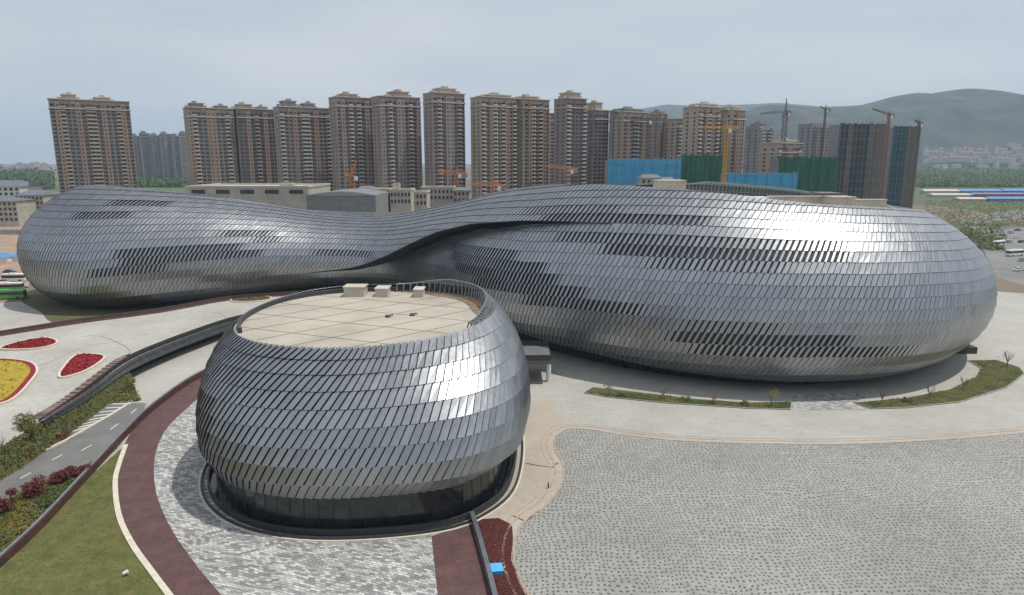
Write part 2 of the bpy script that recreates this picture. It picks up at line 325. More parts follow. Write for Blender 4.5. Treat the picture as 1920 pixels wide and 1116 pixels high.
# asphalt drive with markings
road = pix([(-120, 940), (0, 886), (120, 831), (205, 782), (243, 757), (275, 757), (262, 785), (225, 830), (150, 880), (70, 912), (0, 945), (-120, 1010)])
g = MB(); g.sheet([(p.x, p.y) for p in road], .055); struct('road', g, M['asphalt'])
bay = pix([(120, 812), (205, 757), (250, 754), (243, 760), (206, 784), (134, 816)])
g = MB(); g.sheet([(p.x, p.y) for p in bay], .06); struct('parking_strip', g, M['asphalt'])
g = MB()
for k in range(8):
    f = k/7
    a = P(128+f*82, 812-f*54, 0); b = P(170+f*75, 800-f*42, 0)
    d = (b-a).normalized(); n_ = Vector((-d.y, d.x, 0))*.19
    g.quad(a-n_+Vector((0,0,.07)), b-n_+Vector((0,0,.07)), b+n_+Vector((0,0,.07)), a+n_+Vector((0,0,.07)))
for (u0, v0, u1, v1) in [(152, 846, 172, 835), (98, 863, 117, 853), (38, 898, 58, 887), (-30, 930, -5, 916), (207, 806, 222, 795), (246, 776, 256, 767)]:
    a = P(u0, v0); b = P(u1, v1); d = (b-a).normalized(); n_ = Vector((-d.y, d.x, 0))*.09; q = Vector((0, 0, .066))
    g.quad(a-n_+q, b-n_+q, b+n_+q, a+n_+q)
struct('road_markings', g, M['white'])
g = MB(); g.ribbon(pix([(-120, 938), (0, 884), (120, 829), (205, 781), (243, 757), (270, 755)]), .32, .18, .03, .2); g.ribbon(pix([(118, 812), (204, 756), (250, 753)]), .2, .15, .03, .2)
struct('road_kerb', g, M['cream'])
g = MB(); g.sheet([(p.x, p.y) for p in pix([(-150, 960), (-150, 905), (0, 840), (75, 795), (150, 755), (240, 700), (262, 755), (204, 757), (118, 812), (150, 815), (120, 830), (0, 885)])], .05)
g.sheet([(p.x, p.y) for p in pix([(-150, 1030), (0, 946), (70, 913), (150, 881), (228, 832), (170, 885), (80, 985), (0, 1063), (-150, 1220)])], .05)
struct('verge', g, M['grass2'])
# planting beds below the large hall
for nm, pts in (('planting_bed', [(1094, 738), (1112, 727), (1200, 737), (1300, 749), (1400, 756), (1484, 754), (1483, 769), (1400, 767), (1250, 757), (1150, 747)]),
                ('planting_bed', [(1600, 756), (1700, 747), (1780, 731), (1828, 708), (1838, 691), (1814, 677), (1868, 676), (1912, 690), (1922, 702), (1888, 728), (1800, 755), (1700, 766), (1634, 768)])):
    pp = [(p.x, p.y) for p in pix(pts)]
    g = MB(); g.prism(pp, .03, .16); struct(nm, g, M['grass2'])
    g = MB(); g.ribbon(pp, .0, .18, .03, .2, closed=True); struct('bed_kerb', g, M['concrete'])
g = MB(); g.sheet([(p.x, p.y) for p in pix([(1486, 742), (1640, 735), (1600, 756), (1634, 769), (1486, 770)])], .045); struct('grey_setts', g, M['cobble'])
# lawn in front of the left wing
g = MB(); g.sheet([(p.x, p.y) for p in spline(pix([(40, 565), (75, 585), (105, 606), (200, 596), (300, 580), (300, 560), (150, 552), (60, 553)]), 5, True)], .06); struct('lawn', g, M['grass2'])

# ------------------------------------------------------------------ panel-clad halls
class Loft:
    def __init__(s, ctrl, phim=72, NS=1400, NT=72, crease=None):
        # ctrl rows: Wx, Wy, Rx, Ry, zt, zw, zb, ib
        c = np.array(ctrl, float); n = len(c)
        k = np.arange(n)
        def cr(t):
            i = np.floor(t).astype(int); f = (t-i)[:, None]
            p0, p1, p2, p3 = c[(i-1) % n], c[i % n], c[(i+1) % n], c[(i+2) % n]
            return .5*(2*p1+(p2-p0)*f+(2*p0-5*p1+4*p2-p3)*f*f+(3*p1-p0-3*p2+p3)*f**3)
        t = np.linspace(0, n, 4000, endpoint=False); q = cr(t)
        d = np.linalg.norm(np.roll(q[:, :2], -1, 0)-q[:, :2], axis=1); L = np.concatenate([[0], np.cumsum(d)])
        s.length = L[-1]; tt = np.interp(np.linspace(0, L[-1], NS, endpoint=False), L, np.append(t, n))
        s.ctl = lambda kk: np.interp(kk, np.append(t, n), L)/L[-1]      # control index -> s in 0..1
        q = cr(tt); s.q = q
        W = q[:, 0:2]; R = q[:, 2:4]; zt, zw, zb, ib = q[:, 4], q[:, 5], q[:, 6], q[:, 7]
        tg = np.roll(W, -1, 0)-np.roll(W, 1, 0); tg /= np.linalg.norm(tg, axis=1)[:, None]; nrm = np.stack([tg[:, 1], -tg[:, 0]], 1)
        s.nrm2 = nrm
        B = W - nrm*ib[:, None]
        pm = rad(phim); ps = np.linspace(rad(75), 0, 24); ph = np.linspace(0, pm, 60)[1:]
        P3 = []
        for p in ps:
            h = (1-math.cos(p))/(1-math.cos(rad(75))); v = math.sin(p)/math.sin(rad(75))
            xy = W+(B-W)*h; P3.append(np.concatenate([xy, (zw-(zw-zb)*v)[:, None]], 1))
        for p in ph:
            h = (1-math.cos(p))/(1-math.cos(pm)); v = math.sin(p)/math.sin(pm)
            xy = W+(R-W)*h; P3.append(np.concatenate([xy, (zw+(zt-zw)*v)[:, None]], 1))
        P3 = np.array(P3)                                   # K x NS x 3
        seg = np.linalg.norm(np.diff(P3, axis=0), axis=2); A = np.concatenate([np.zeros((1, NS)), np.cumsum(seg, 0)])
        A /= A[-1]
        g = np.zeros((NS, NT, 3)); ts = np.linspace(0, 1, NT)
        for i in range(NS):
            for c_ in range(3): g[i, :, c_] = np.interp(ts, A[:, i], P3[:, i, c_])
        ds = np.roll(g, -1, 0)-np.roll(g, 1, 0); dt = np.gradient(g, axis=1); nn = np.cross(ds, dt); nn /= np.linalg.norm(nn, axis=2)[..., None]
        s.g, s.nn, s.NS, s.NT = g, nn, NS, NT; s.crease = crease; s.sh = None
    def raw(s, u, t):
        x = (u % 1.0)*s.NS; i = int(x); f = x-i; i %= s.NS; i2 = (i+1) % s.NS
        y = min(max(t, 0), 1)*(s.NT-1); j = min(int(y), s.NT-2); h = y-j
        w = ((1-f)*(1-h), f*(1-h), (1-f)*h, f*h)
        p = s.g[i, j]*w[0]+s.g[i2, j]*w[1]+s.g[i, j+1]*w[2]+s.g[i2, j+1]*w[3]
        n = s.nn[i, j]*w[0]+s.nn[i2, j]*w[1]+s.nn[i, j+1]*w[2]+s.nn[i2, j+1]*w[3]
        return p, n
    def shift(s, u):                   # rows climb slowly along the front, trimmed by the rim and the lower edge
        return float(np.interp(u % 1.0, s.sh[0], s.sh[1])) if s.sh else 0.0
    def tc(s, u):                      # crease height and strength at u
        if not s.crease: return .5, 0.0
        u = u % 1.0; c = s.crease
        if u < c[0][0] or u > c[-1][0]: return (c[0][1] if u < c[0][0] else c[-1][1]), 0.0
        us = [a[0] for a in c]
        return float(np.interp(u, us, [a[1] for a in c])), float(np.interp(u, us, [a[2] for a in c]))
    def at(s, u, t, up, off=0.0):
        p, n = s.raw(u, t); c, st = s.tc(u)
        if st > 0:
            if up: o = 3.4*st*max(0, 1-(t-c)/.45)**2
            else: o = -2.0*st*max(0, 1-(c-t)/.25)
            m = np.array([n[0], n[1], 0.0]); l = np.linalg.norm(m); m = m/max(l, .3)
            p = p+m*o
        return p+n*off

def clad_one(loft, mb, tone, cor, cols, up, lift, r, tv, twist=.13):
    ov = []; iv = []
    for k, (cu, t) in enumerate(cor):
        u = cu/cols; c2, st2 = loft.tc(u)
        if st2 > 0:
            if up: t = max(t, c2)
            else: t = min(t, c2-.045*min(1, st2*2))
        side = twist if k in (1, 2) else -.02
        ov.append(loft.at(u, t, up, lift[k]+side+r[k])); iv.append(loft.at(u, t, up, lift[k]+side+r[k]-.09))
    if np.linalg.norm(ov[0]-ov[3]) < .15 and np.linalg.norm(ov[1]-ov[2]) < .15: return
    b = len(mb.v); mb.v += [tuple(p) for p in ov]+[tuple(p) for p in iv]
    for f in ((0,1,2,3),(1,0,4,5),(2,1,5,6),(3,2,6,7),(0,3,7,4)): mb.face(tuple(b+q for q in f))
    tone += [tv]*5

def clad(loft, cols, rows, skew, inrow, gapf, parent, keep=None, rnd=.03, name='cladding', seed=1, twist=.13):
    rng = random.Random(seed); mb = MB(); tone = []
    for j in range(-4 if loft.sh else 0, rows):
        rowt = rng.uniform(-.08, .08)
        for i in range(cols):
            sh = skew*j; uc = (i+.5+sh+inrow*.5)/cols; ws = loft.shift(uc)/rows; tcen = (j+.5)/rows+ws
            if tcen < -.5/rows or tcen > 1+.5/rows: continue
            wf = gapf(j, uc % 1, tcen, rng); g0 = (1-wf)
            r = [rng.uniform(-rnd, rnd) for _ in range(4)]
            t0, t1 = (j+.006)/rows, (j+.990)/rows
            cor = []
            for cu, t in ((i+g0+sh, t0), (i+.995+sh, t0), (i+.995+sh+inrow, t1), (i+g0+sh+inrow, t1)): cor.append((cu, min(1.0, max(0.0, t+loft.shift(cu/cols)/rows))))
            if max(c_[1] for c_ in cor)-min(c_[1] for c_ in cor) < .12/rows: continue
            spans = [loft.tc(q[0]/cols) for q in cor]; rel = [q[1]-z_[0] for q, z_ in zip(cor, spans)]
            if max(z_[1] for z_ in spans) > 0 and min(rel) < 0 < max(rel): sides = (True, False)
            else: sides = (sum(rel) > 0,)
            tv = min(1, max(0, .5+rng.gauss(0, .16)+rowt*2))
            for up in sides:
                clad_one(loft, mb, tone, cor, cols, up, (.28, .28, .16, .16), r, tv, twist)
    o = mb.build(name, M['panel'], parent)
    a = o.data.attributes.new('tone', 'FLOAT', 'FACE'); a.data.foreach_set('value', tone)
    return o

def shell(loft, parent, m, n=500, k=10, off=-.12, name='inner_wall'):
    mb = MB()
    for part in (False, True):
        if part and not loft.crease: rng_ = range(k)
        idx = {}
        for i in range(n):
            u = i/n; c, st = loft.tc(u)
            for j in range(k+1):
                t = (c*j/k) if not part else (c+(1-c)*j/k)
                idx[i, j] = len(mb.v); mb.v.append(tuple(loft.at(u, t, part, off)))
        for i in range(n):
            for j in range(k): mb.face((idx[i, j], idx[(i+1) % n, j], idx[(i+1) % n, j+1], idx[i, j+1]))
        if not part: lowtop = [idx[i, k] for i in range(n)]
        else:
            upb = [idx[i, 0] for i in range(n)]
    for i in range(n):
        u = i/n; c, st = loft.tc(u); c2, st2 = loft.tc((i+1)/n)
        if st > 0 or st2 > 0: mb.face((lowtop[i], lowtop[(i+1) % n], upb[(i+1) % n], upb[i]))
    return mb.build(name, m, parent, smooth=False)

# ---- the large dumbbell-shaped hall
#        Wx   Wy    Rx   Ry    zt   zw   zb   ib
ctrl = [(-163, 238, -147, 238, 35, 17, 1.5, 9),
        (-153, 210, -140, 222, 36.8, 16, 1.5, 9),
        (-127, 197, -125, 214, 37.4, 15, 1.5, 8),
        (-95, 203, -95, 220, 34, 15, 3, 8),
        (-62, 213, -62, 229, 28, 15, 5, 8),
        (-40, 211, -41, 226, 27.6, 15, 5.5, 8),
        (-22, 190, -18, 208, 32.5, 15, 5.5, 7),
        (-9, 165, -2, 182, 37.2, 15, 4.5, 7),
        (9, 146, 13, 161, 39.6, 15, 4, 5),
        (32, 130, 35, 144, 39.2, 14, 3, 5),
        (58, 123.5, 59, 137, 36.7, 14, 2.5, 5.5),
        (84, 129, 80, 143, 35.3, 14, 2.5, 7),
        (107, 148, 94, 157, 33.8, 14, 2.5, 9),
        (118, 174, 99, 178, 33.3, 14, 2.5, 9),
        (108, 201, 94, 200, 34.5, 14, 2.5, 9),
        (98, 232, 84, 222, 36, 15, 3, 9),
        (65, 250, 58, 234, 37.5, 15, 3, 8),
        (30, 250, 30, 236, 35.8, 15, 3, 8),
        (0, 248, 0, 238, 31, 15, 3, 8),
        (-40, 252, -42, 246, 26, 14, 3, 8),
        (-90, 264, -92, 252, 27.5, 14, 3, 8),
        (-130, 268, -126, 252, 31.5, 15, 2, 8),
        (-155, 261, -141, 250, 34, 16, 2, 8)]
A = Loft(ctrl, phim=56)
cs = [A.ctl(k) for k in (3.8, 4.4, 5.0, 5.6, 6.2, 6.9, 7.6, 8.5)]
A.crease = [(cs[0], .24, 0), (cs[1], .30, .35), (cs[2], .40, .9), (cs[3], .50, 1.0), (cs[4], .61, 1.0), (cs[5], .68, .75), (cs[6], .71, .35), (cs[7], .73, 0)]
A.sh = ([0, .085, .16, .31, .40, .47, .62, 1], [0, 0, 1.4, 1.5, 3.6, 3.6, 0, 0])
def sA(k): return A.ctl(k)
hall = thing('exhibition_hall', 'vast silver hall of slanting metal panels, two rounded wings joined by a low waist', 'hall')
def smooth01(a, b, x): x = min(1, max(0, (x-a)/(b-a))); return x*x*(3-2*x)
bandsA = [(11, 0.3193, 0.3657, 0.42), (12, 0.3093, 0.3407, 0.7), (9, 0.325, 0.4014, 0.6), (8, 0.3414, 0.4021, 0.4), (7, 0.3557, 0.3864, 0.68), (7, 0.2593, 0.3036, 0.5), (6, 0.2643, 0.3157, 0.45), (5, 0.2714, 0.3207, 0.45), (4, 0.2879, 0.3307, 0.5), (3, 0.3136, 0.3364, 0.55), (3, 0.3264, 0.3493, 0.5), (2, 0.3657, 0.3843, 0.7), (1, 0.3629, 0.4029, 0.42), (0, 0.3686, 0.4157, 0.48), (0, 0.3771, 0.4236, 0.65), (14, 0.0936, 0.1114, 0.45), (12, 0.0807, 0.1, 0.5), (7, 0.1129, 0.1379, 0.45), (7, 0.1014, 0.1436, 0.4), (6, 0.1029, 0.1521, 0.42), (5, 0.0907, 0.115, 0.55), (9, 0.14, 0.1557, 0.5), (8, 0.1521, 0.16, 0.6), (6, 0.1786, 0.2021, 0.55)] #BANDS
def gapA(j, u, t, rng):
    wv = .865 + .025*math.sin(u*60+j)
    for r, a, b, x in bandsA:
        if r == j and a-.006 < u < b+.006:
            e = min(smooth01(a-.006, a+.001, u), 1-smooth01(b-.001, b+.006, u)); wv = min(wv, .865*(1-e)+x*.92*e)
    return wv
ROWS_A = 18; COLS_A = int(A.length/1.22)
clad(A, COLS_A, ROWS_A, 1.22, .92, gapA, hall, rnd=.018, seed=3, twist=.035)
shell(A, hall, M['under'])
# recessed ground floor
def base_wall(loft, parent, inset, zadd, n=240, mr_=.09):
    mb = MB(); fr = MB(); pts = []
    for i in range(n):
        p, _ = loft.raw(i/n, 0); q = p[:2]-loft.nrm2[int(i/n*loft.NS)]*inset; pts.append((q[0], q[1], p[2]))
    for i in range(n):
        a = pts[i]; b = pts[(i+1) % n]
        mb.quad((a[0], a[1], 0), (b[0], b[1], 0), (b[0], b[1], b[2]+zadd), (a[0], a[1], a[2]+zadd))
        nv = loft.nrm2[int(i/n*loft.NS)]
        fr.tube((a[0]+nv[0]*.1, a[1]+nv[1]*.1, 0), (a[0]+nv[0]*.1, a[1]+nv[1]*.1, a[2]+zadd), mr_, n=4, cap=False)
    mb.build('glass_wall', M['glass_dark'], parent); fr.build('mullions', M['frame_dark'], parent)['kind'] = 'stuff'
    # soffit from glass wall out to the lower edge of the skin
    sf = MB()
    for i in range(n):
        j = (i+1) % n; p, _ = loft.raw(i/n, 0); r, _ = loft.raw(j/n, 0)
        sf.quad((pts[i][0], pts[i][1], pts[i][2]+.4), (pts[j][0], pts[j][1], pts[j][2]+.4), tuple(r), tuple(p))
    sf.build('soffit', M['under'], parent)
base_wall(A, hall, 5.0, 3.0)
# roof decks and the open lattice rim at the back
def rimpts(loft, a, b, n, t=1.0, off=0):
    return [Vector(loft.raw(a+(b-a)*i/n, t)[0]) for i in range(n+1)]
R_ = [Vector(p) for p in rimpts(A, 0, 1, 160)]
mb = MB()
# deck: follows the rim, a little below it
cen_line = lambda p: Vector((max(-135, min(86, p.x)), 0, 0))
inner = []
for p in R_[:-1]:
    inner.append(Vector((p.x, p.y, min(p.z-.9, 33.0) if (p.y > 175 and p.x > 20) else p.z-.9)))
n = len(inner)
mid = []
for p in inner:
    tx = max(-120, min(70, p.x)); ty = 238 if tx < -20 else (238 + (196-238)*smooth01(-20, 50, tx)); mid.append(Vector((tx, ty, p.z)))
zsm = [sum(inner[(i+k) % n].z for k in range(-4, 5))/9 for i in range(n)]
for i in range(n):
    j = (i+1) % n
    a, b, c, d = inner[i], inner[j], mid[j], mid[i]
    zt_ = lambda q: 34.2 if q.x > 30 else 34.2+(24-34.2)*(1-smooth01(-20, 30, q.x)) if q.x > -50 else 24+(29-24)*smooth01(50, 110, -q.x)
    mb.quad(a, b, Vector((c.x, c.y, min(zt_(c), a.z+2)-1.5)), Vector((d.x, d.y, min(zt_(d), a.z+2)-1.5)))
mb.build('roof_deck', M['roofdeck'], hall)
LM = mat('rim_lattice_metal', (.34, .38, .39), (.24, .28, .29), 1.5, rough=.5, metal=.5)
def lattice(loft, parent, a, b, n, zlo, lean, name='rim_lattice', r=.23):
    mb = MB(); prev = None; gl = MB()
    for i in range(n+1):
        u = a+(b-a)*i/n; p, nn = loft.raw(u, 1.0); p = Vector(p); nv = Vector((*loft.nrm2[int((u % 1)*loft.NS) % loft.NS], 0))
        e = smooth01(0, .12, i/n)*smooth01(0, .1, 1-i/n); z0 = min(zlo, p.z-1.0)
        lo = Vector((p.x, p.y, z0))-nv*1.0; up = p+Vector((0, 0, .9*e))-nv*lean; q1 = lo.lerp(p, .5)+nv*.9; q2 = p+nv*.2
        row = (lo, q1, q2, up)
        for k in range(3): mb.tube(row[k], row[k+1], r, n=4, cap=False)
        if prev:
            for k in range(4): mb.tube(prev[k], row[k], r*(1.5 if k in (2, 3) else .8), n=4, cap=False)
            for k in range(3): mb.tube(prev[k], row[k+1], r*.6, n=3, cap=False)
            gl.quad(prev[0]+nv*1.2, row[0]+nv*1.2, row[2]+nv*.5, prev[2]+nv*.5)
        prev = row
    mb.build(name, LM, parent); gl.build('rim_glazing', mat('teal_rim_glass', (.06, .075, .085), (.10, .125, .135), .6, rough=.3), parent)
lattice(A, hall, sA(12.6), sA(15.98), 70, 33.0, 3.2)
lattice(A, hall, sA(18.5), sA(20.2), 30, 23, 1.0)
def roofbox(parent, u0, u1, v1, v0, D, depth, m, name='roof_housing', slats=False):
    z0 = ZD(v0, D); z1 = ZD(v1, D); x0 = XD(u0, D, z0); x1 = XD(u1, D, z0); mb = MB()
    mb.box(x0, x1, D, D+depth, z0-4, z1); mb.box(x0-.2, x1+.2, D-.2, D+depth+.2, z1, z1+.25)
    if slats:
        for k in range(int((x1-x0)/.8)): mb.box(x0+.2+k*.8, x0+.45+k*.8, D-.12, D, z0, z1-.3)
    return mb.build(name, m, parent)
roofbox(hall, 1443, 1550, 370, 381, 165, 2, M['beige'], 'parapet')
roofbox(hall, 1540, 1576, 364, 382, 170, 7, mat('louvre_grey', (.16, .15, .135), rough=.7), slats=True)
roofbox(hall, 1560, 1602, 371, 388, 158, 5, M['beige'], slats=True)
roofbox(hall, 1600, 1662, 376, 386, 168, 2, M['beige'], 'parapet')
roofbox(hall, 1235, 1286, 340, 352, 190, 8, M['beige'])
roofbox(hall, 1405, 1440, 372, 380, 165, 4, M['white'])

p = P(1808, 664); mb = MB(); mb.box(p.x-4.5, p.x+3, p.y, p.y+9, 0.03, 1.6); mb.build('ramp_canopy', M['under'], hall)
# ---- the small drum hall
ctrl2 = []
for k in range(16):
    t = -math.pi/2 + 2*math.pi*k/16          # start at the front
    c, s_ = math.cos(t), math.sin(t)
    e_ = .66 if (c > .01 and s_ < -.01) else .92
    ex = abs(c)**e_*(1 if c > 0 else -1); ey = abs(s_)**e_*(1 if s_ > 0 else -1)
    Wx, Wy = -22.0+24.6*ex, 105.0+(29.5 if s_ < 0 else 32)*ey
    Rx, Ry = -22.2+19.4*math.copysign(abs(c)**.88, c), 104.8+20.4*math.copysign(abs(s_)**.88, s_)
    zt = 21.5+.9*max(0, c)+.9*max(0, s_) - .0*max(0, -c)
    zb = 4.4+.5*c + .7*max(0, -s_)
    ctrl2.append((Wx, Wy, Rx, Ry, zt, 8.4, zb, 1.1+1.2*max(0, c)))
Bl = Loft(ctrl2, phim=54, NS=600)
drum = thing('drum_hall', 'small rounded silver hall with a flat beige roof, in front of the vast hall', 'hall')
def gapB(j, u, t, rng):
    x = .835+.02*math.sin(u*40+j*2)
    if 2 <= j <= 4 and .80 < u < .90: x = .62
    return x
ROWS_B = 9; COLS_B = int(Bl.length/1.17)
clad(Bl, COLS_B, ROWS_B, 1.42, 1.15, gapB, drum, rnd=.02, seed=5, twist=.10)
shell(Bl, drum, M['under'], n=160, k=10)
base_wall(Bl, drum, .7, 1.0, n=90, mr_=.035)
mb = MB(); rp = rimpts(Bl, 0, 1, 120)[:-1]
dz = 21.35
mb.sheet([(p.x, p.y) for p in rp], dz); mb.build('roof_deck', M['roofdeck'], drum)
mb = MB()
def inrim(x, y): return abs((x+22.2)/19.0)**2.3+abs((y-104.8)/20.0)**2.3 < 1
def seg(a, b, wd=.07):
    a = Vector(a); b = Vector(b); n_ = 80; last = None
    for k in range(n_+1):
        p = a.lerp(b, k/n_)
        if inrim(p.x, p.y):
            if last is not None:
                d = (b-a).normalized(); q = Vector((-d.y, d.x))*wd
                mb.quad((last.x-q.x, last.y-q.y, dz+.02), (p.x-q.x, p.y-q.y, dz+.02), (p.x+q.x, p.y+q.y, dz+.02), (last.x+q.x, last.y+q.y, dz+.02))
            last = p
        else: last = None
for k in range(-4, 5):
    o_ = k*8.6
    seg((-21.4-25+o_, 104.8-19), (-21.4+20+o_, 104.8+26))
    seg((-21.4-26, 104.8+o_+12), (-21.4+26, 104.8+o_-9))
mb.build('roof_joints', M['joint'], drum)
mb = MB()
gp = []
for i in range(41):
    u = .17+.36*i/40; p, _ = Bl.raw(u, 1.0); nv = Bl.nrm2[int(u*Bl.NS)]; wd = 3.4*smooth01(0, .35, i/40)*smooth01(0, .3, 1-i/40)+.3
    gp.append(((p[0]-nv[0]*.3, p[1]-nv[1]*.3), (p[0]-nv[0]*wd, p[1]-nv[1]*wd)))
for i in range(40): mb.quad((*gp[i][0], dz+.03), (*gp[i+1][0], dz+.03), (*gp[i+1][1], dz+.03), (*gp[i][1], dz+.03))
mb.build('roof_gutter', mat('rusty_gutter', (.24, .16, .10), (.10, .08, .065), .7, rough=.9), drum)
# open rim trusses round the right and back
mb = MB(); prev = None; glz = MB()
nr = 38
for i in range(nr+1):
    u = .15+(.50-.15)*i/nr; p, _ = Bl.raw(u, 1.0); p = Vector(p); nv = Vector((*Bl.nrm2[int(u*Bl.NS)], 0))
    g0 = Vector((p.x, p.y, dz))-nv*1.6; top = p+Vector((0, 0, .9))-nv*1.2; o1 = p+Vector((0, 0, .2))
    e = smooth01(0, .2, i/nr)*smooth01(0, .25, 1-i/nr); top.z = p.z+.3+1.0*e
    rib = MB(); rib.tube(g0, top, .11, n=5); rib.tube(top, o1, .12, n=5); rib.tube(g0+nv*1.3, top, .07, n=4)
    rib.build('rib', M['steel'], drum)
    if prev:
        mb.tube(prev[0], top, .13, n=5); mb.tube(prev[1], o1, .10, n=5); md = (top+o1)/2; mb.tube(prev[2], md, .07, n=4)
        mb.tube(prev[0], o1, .06, n=4)
        glz.quad(Vector((prev[3].x, prev[3].y, dz)), Vector((p.x-nv.x*.1, p.y-nv.y*.1, dz)), o1-nv*.1, prev[1]-nv*.1)
    prev = (top, o1, (top+o1)/2, p-nv*.1)
mb.build('rim_rail', M['steel'], drum); glz.build('rim_glazing', M['under'], drum)
mb = MB(); lp = [Vector(Bl.raw(.49+.37*i/40, 1.0)[0]) for i in range(41)]; mb.ribbon(lp, .9, -.5, dz, dz+.75); mb.build('rim_parapet', M['frame_dark'], drum)
# rooftop boxes at the back
for (u0, u1, v1, v0, D) in [(645, 687, 538, 557, 139), (704, 731, 541, 557, 137), (776, 797, 543, 558, 135)]:
    z0 = dz; D = (z0-CAMZ)/slope(v0); x0 = XD(u0, D, z0); x1 = XD(u1, D, z0); h = ZD(v1, D)-z0
    mb = MB(); mb.box(x0, x1-.4, D, D+3.0, z0, z0+h-.2); mb.box(x0-.15, x1-.25, D-.15, D+3.15, z0+h-.2, z0+h); mb.build('roof_vent', M['beige'], drum)
for (u, v) in [(727, 595), (773, 592)]:
    p = P(u, v, dz); mb = MB(); mb.tube(p, p+Vector((0, 0, .35)), .45, .35, n=10); mb.tube(p+Vector((.3, .2, .3)), p+Vector((.8, .2, .3)), .12, n=6); mb.build('roof_drain', M['joint'], drum)
# dark basin ring round its foot
ring = []
for i in range(96):
    p, _ = Bl.raw(i/96, 0); q = Vector((p[0], p[1]))+Vector(tuple(Bl.nrm2[int(i/96*Bl.NS)]))*.6; ring.append(q)
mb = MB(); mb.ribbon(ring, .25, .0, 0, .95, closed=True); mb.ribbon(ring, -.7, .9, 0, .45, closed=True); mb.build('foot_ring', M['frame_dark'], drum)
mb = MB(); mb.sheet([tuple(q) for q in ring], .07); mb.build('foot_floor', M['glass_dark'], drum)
mb = MB(); mb.ribbon(ring, -.95, 1.2, 0, .16, closed=True); mb.build('foot_kerb', M['cream'], drum)

# footbridge with its white column between the halls
br = thing('footbridge', 'dark covered footbridge on a white column between the two halls', 'bridge', (2, 140, 0))
mb = MB(); mb.box(-16, 6.0, -6, 5, 4.3, 5.2); mb.build('bridge_slab', mat('bridge_concrete', (.10, .105, .11), (.14, .14, .15), .5, rough=.7), br)
mb = MB(); mb.box(-16, 6.0, 5.0, 5.12, 5.2, 6.3); mb.build('glass_parapet', M['glass_dark'], br)
mb = MB(); mb.box(-16, 6.0, -6.15, -6.02, 5.2, 6.3); mb.build('glass_parapet', M['glass_dark'], br)
mb = MB(); mb.tube((5.6, -4, .03), (5.6, -4, 4.3), .5, n=16); mb.build('column', M['white'], br, smooth=False)

# ------------------------------------------------------------------ raised deck with flower beds
DZ = 4.0
near = pix([(-350, 1010), (-100, 885), (0, 838), (75, 791), (150, 743), (235, 681), (300, 651), (360, 628), (430, 604), (500, 588), (570, 572), (640, 558)], DZ)
near = spline(near, 4); nearw = near[12:]; nearl = near[:21]
drop = [min(1.0, max(0.0, i/9)) for i in range(len(nearw))]
far = pix([(660, 540), (560, 553), (430, 563), (300, 586), (150, 606), (0, 630), (-150, 655), (-350, 690)], DZ)
deck = thing('raised_deck', 'raised pale walkway with flower beds, running to the left wing of the vast hall', 'walkway')
mb = MB(); mb.prism([(p.x, p.y) for p in near]+[(p.x, p.y) for p in far], DZ-1.2, DZ); mb.build('deck_slab', M['deck'], deck)
mb = MB(); mb.tape(nearw, -.35, .55, [DZ-.5-1.4*d for d in drop], [DZ+.15]*len(drop)); mb.tape(nearw, -.62, .85, [DZ-.45-1.25*d for d in drop], [DZ-.3-.4*d for d in drop]); mb.build('fascia', mat('blue_grey_metal', (.075, .085, .10), (.12, .13, .145), .6, rough=.35, metal=.6), deck)
mb = MB(); mb.ribbon(near, 3.6, -2.9, 0, DZ-1.25); mb.build('void_shade_wall', mat('void_shade', (.035, .036, .034), (.06, .06, .055), .8, rough=.9), deck)  # recessed wall, coloured near-black to stand in for the shadowed void under the deck
mb = MB(); mb.tape(nearw, .30, -.12, [DZ+.1]*len(drop), [DZ+.35+.75*d for d in drop])
for k in range(0, len(nearw)-1):
    a = nearw[k]; b = nearw[k+1]; L = (b-a).length
    for q in range(max(1, int(L/1.8))):
        p = a.lerp(b, q/max(1, int(L/1.8))); mb.tube((p.x, p.y, DZ), (p.x, p.y, DZ+.3+.7*drop[k]), .04, n=4, cap=False)
mb.build('railing', M['frame_dark'], deck)
mb = MB()
strip = spline(pix([(96, 783), (150, 748), (235, 681), (262, 668)], DZ), 10)
mb.ribbon(strip, 3.0, -.4, DZ+.0, DZ+.06)
for k in range(len(strip)-1):
    for q in range(1):
        a = strip[k].lerp(strip[k+1], q); d = (strip[k+1]-strip[k]).normalized(); n_ = Vector((-d.y, d.x, 0))
        c0 = a+n_*.7; c1 = a+n_*3.0; e = d*.42
        mb.prism([(c0-e)[:2], (c0+e)[:2], (c1+e)[:2], (c1-e)[:2]], DZ+.05, DZ+.22, 1)
mb.build('timber_strip', [M['timber'], mat('pale_timber', (.24, .16, .145), (.17, .10, .09), 1.5, rough=.8)], deck)
mb = MB(); bank = []
for k in range(len(nearl)):
    d = (nearl[min(k+1, len(nearl)-1)]-nearl[max(k-1, 0)]).normalized(); q = nearl[k]+Vector((d.y, -d.x, 0))*1.7; q.z = 0; bank.append(q)
nearl = [p-Vector((0, 0, .05+(1.9*max(0, min(1, (i-12)/8)) if i > 12 else 0)))+(Vector((.6, 0, 0)) if i > 12 else Vector((0, 0, 0))) for i, p in enumerate(nearl)]
for k in range(len(nearl)-1): mb.quad(nearl[k], bank[k], bank[k+1], nearl[k+1])
struct('embankment', mb, M['grass2'])
mb = MB(); farl = spline(far[1:], 4); mb.ribbon(farl, .6, .0, DZ, DZ+.5); mb.ribbon(farl, -.6+0, 2.6, DZ-1.2, DZ-.25); mb.build('timber_edge', M['timber'], deck)
mb = MB(); mb.ribbon(farl, .35, -.1, DZ+.5, DZ+1.3); mb.build('dark_parapet', mat('dark_brown', (.06, .035, .032), (.085, .05, .045), .8, rough=.8), deck)
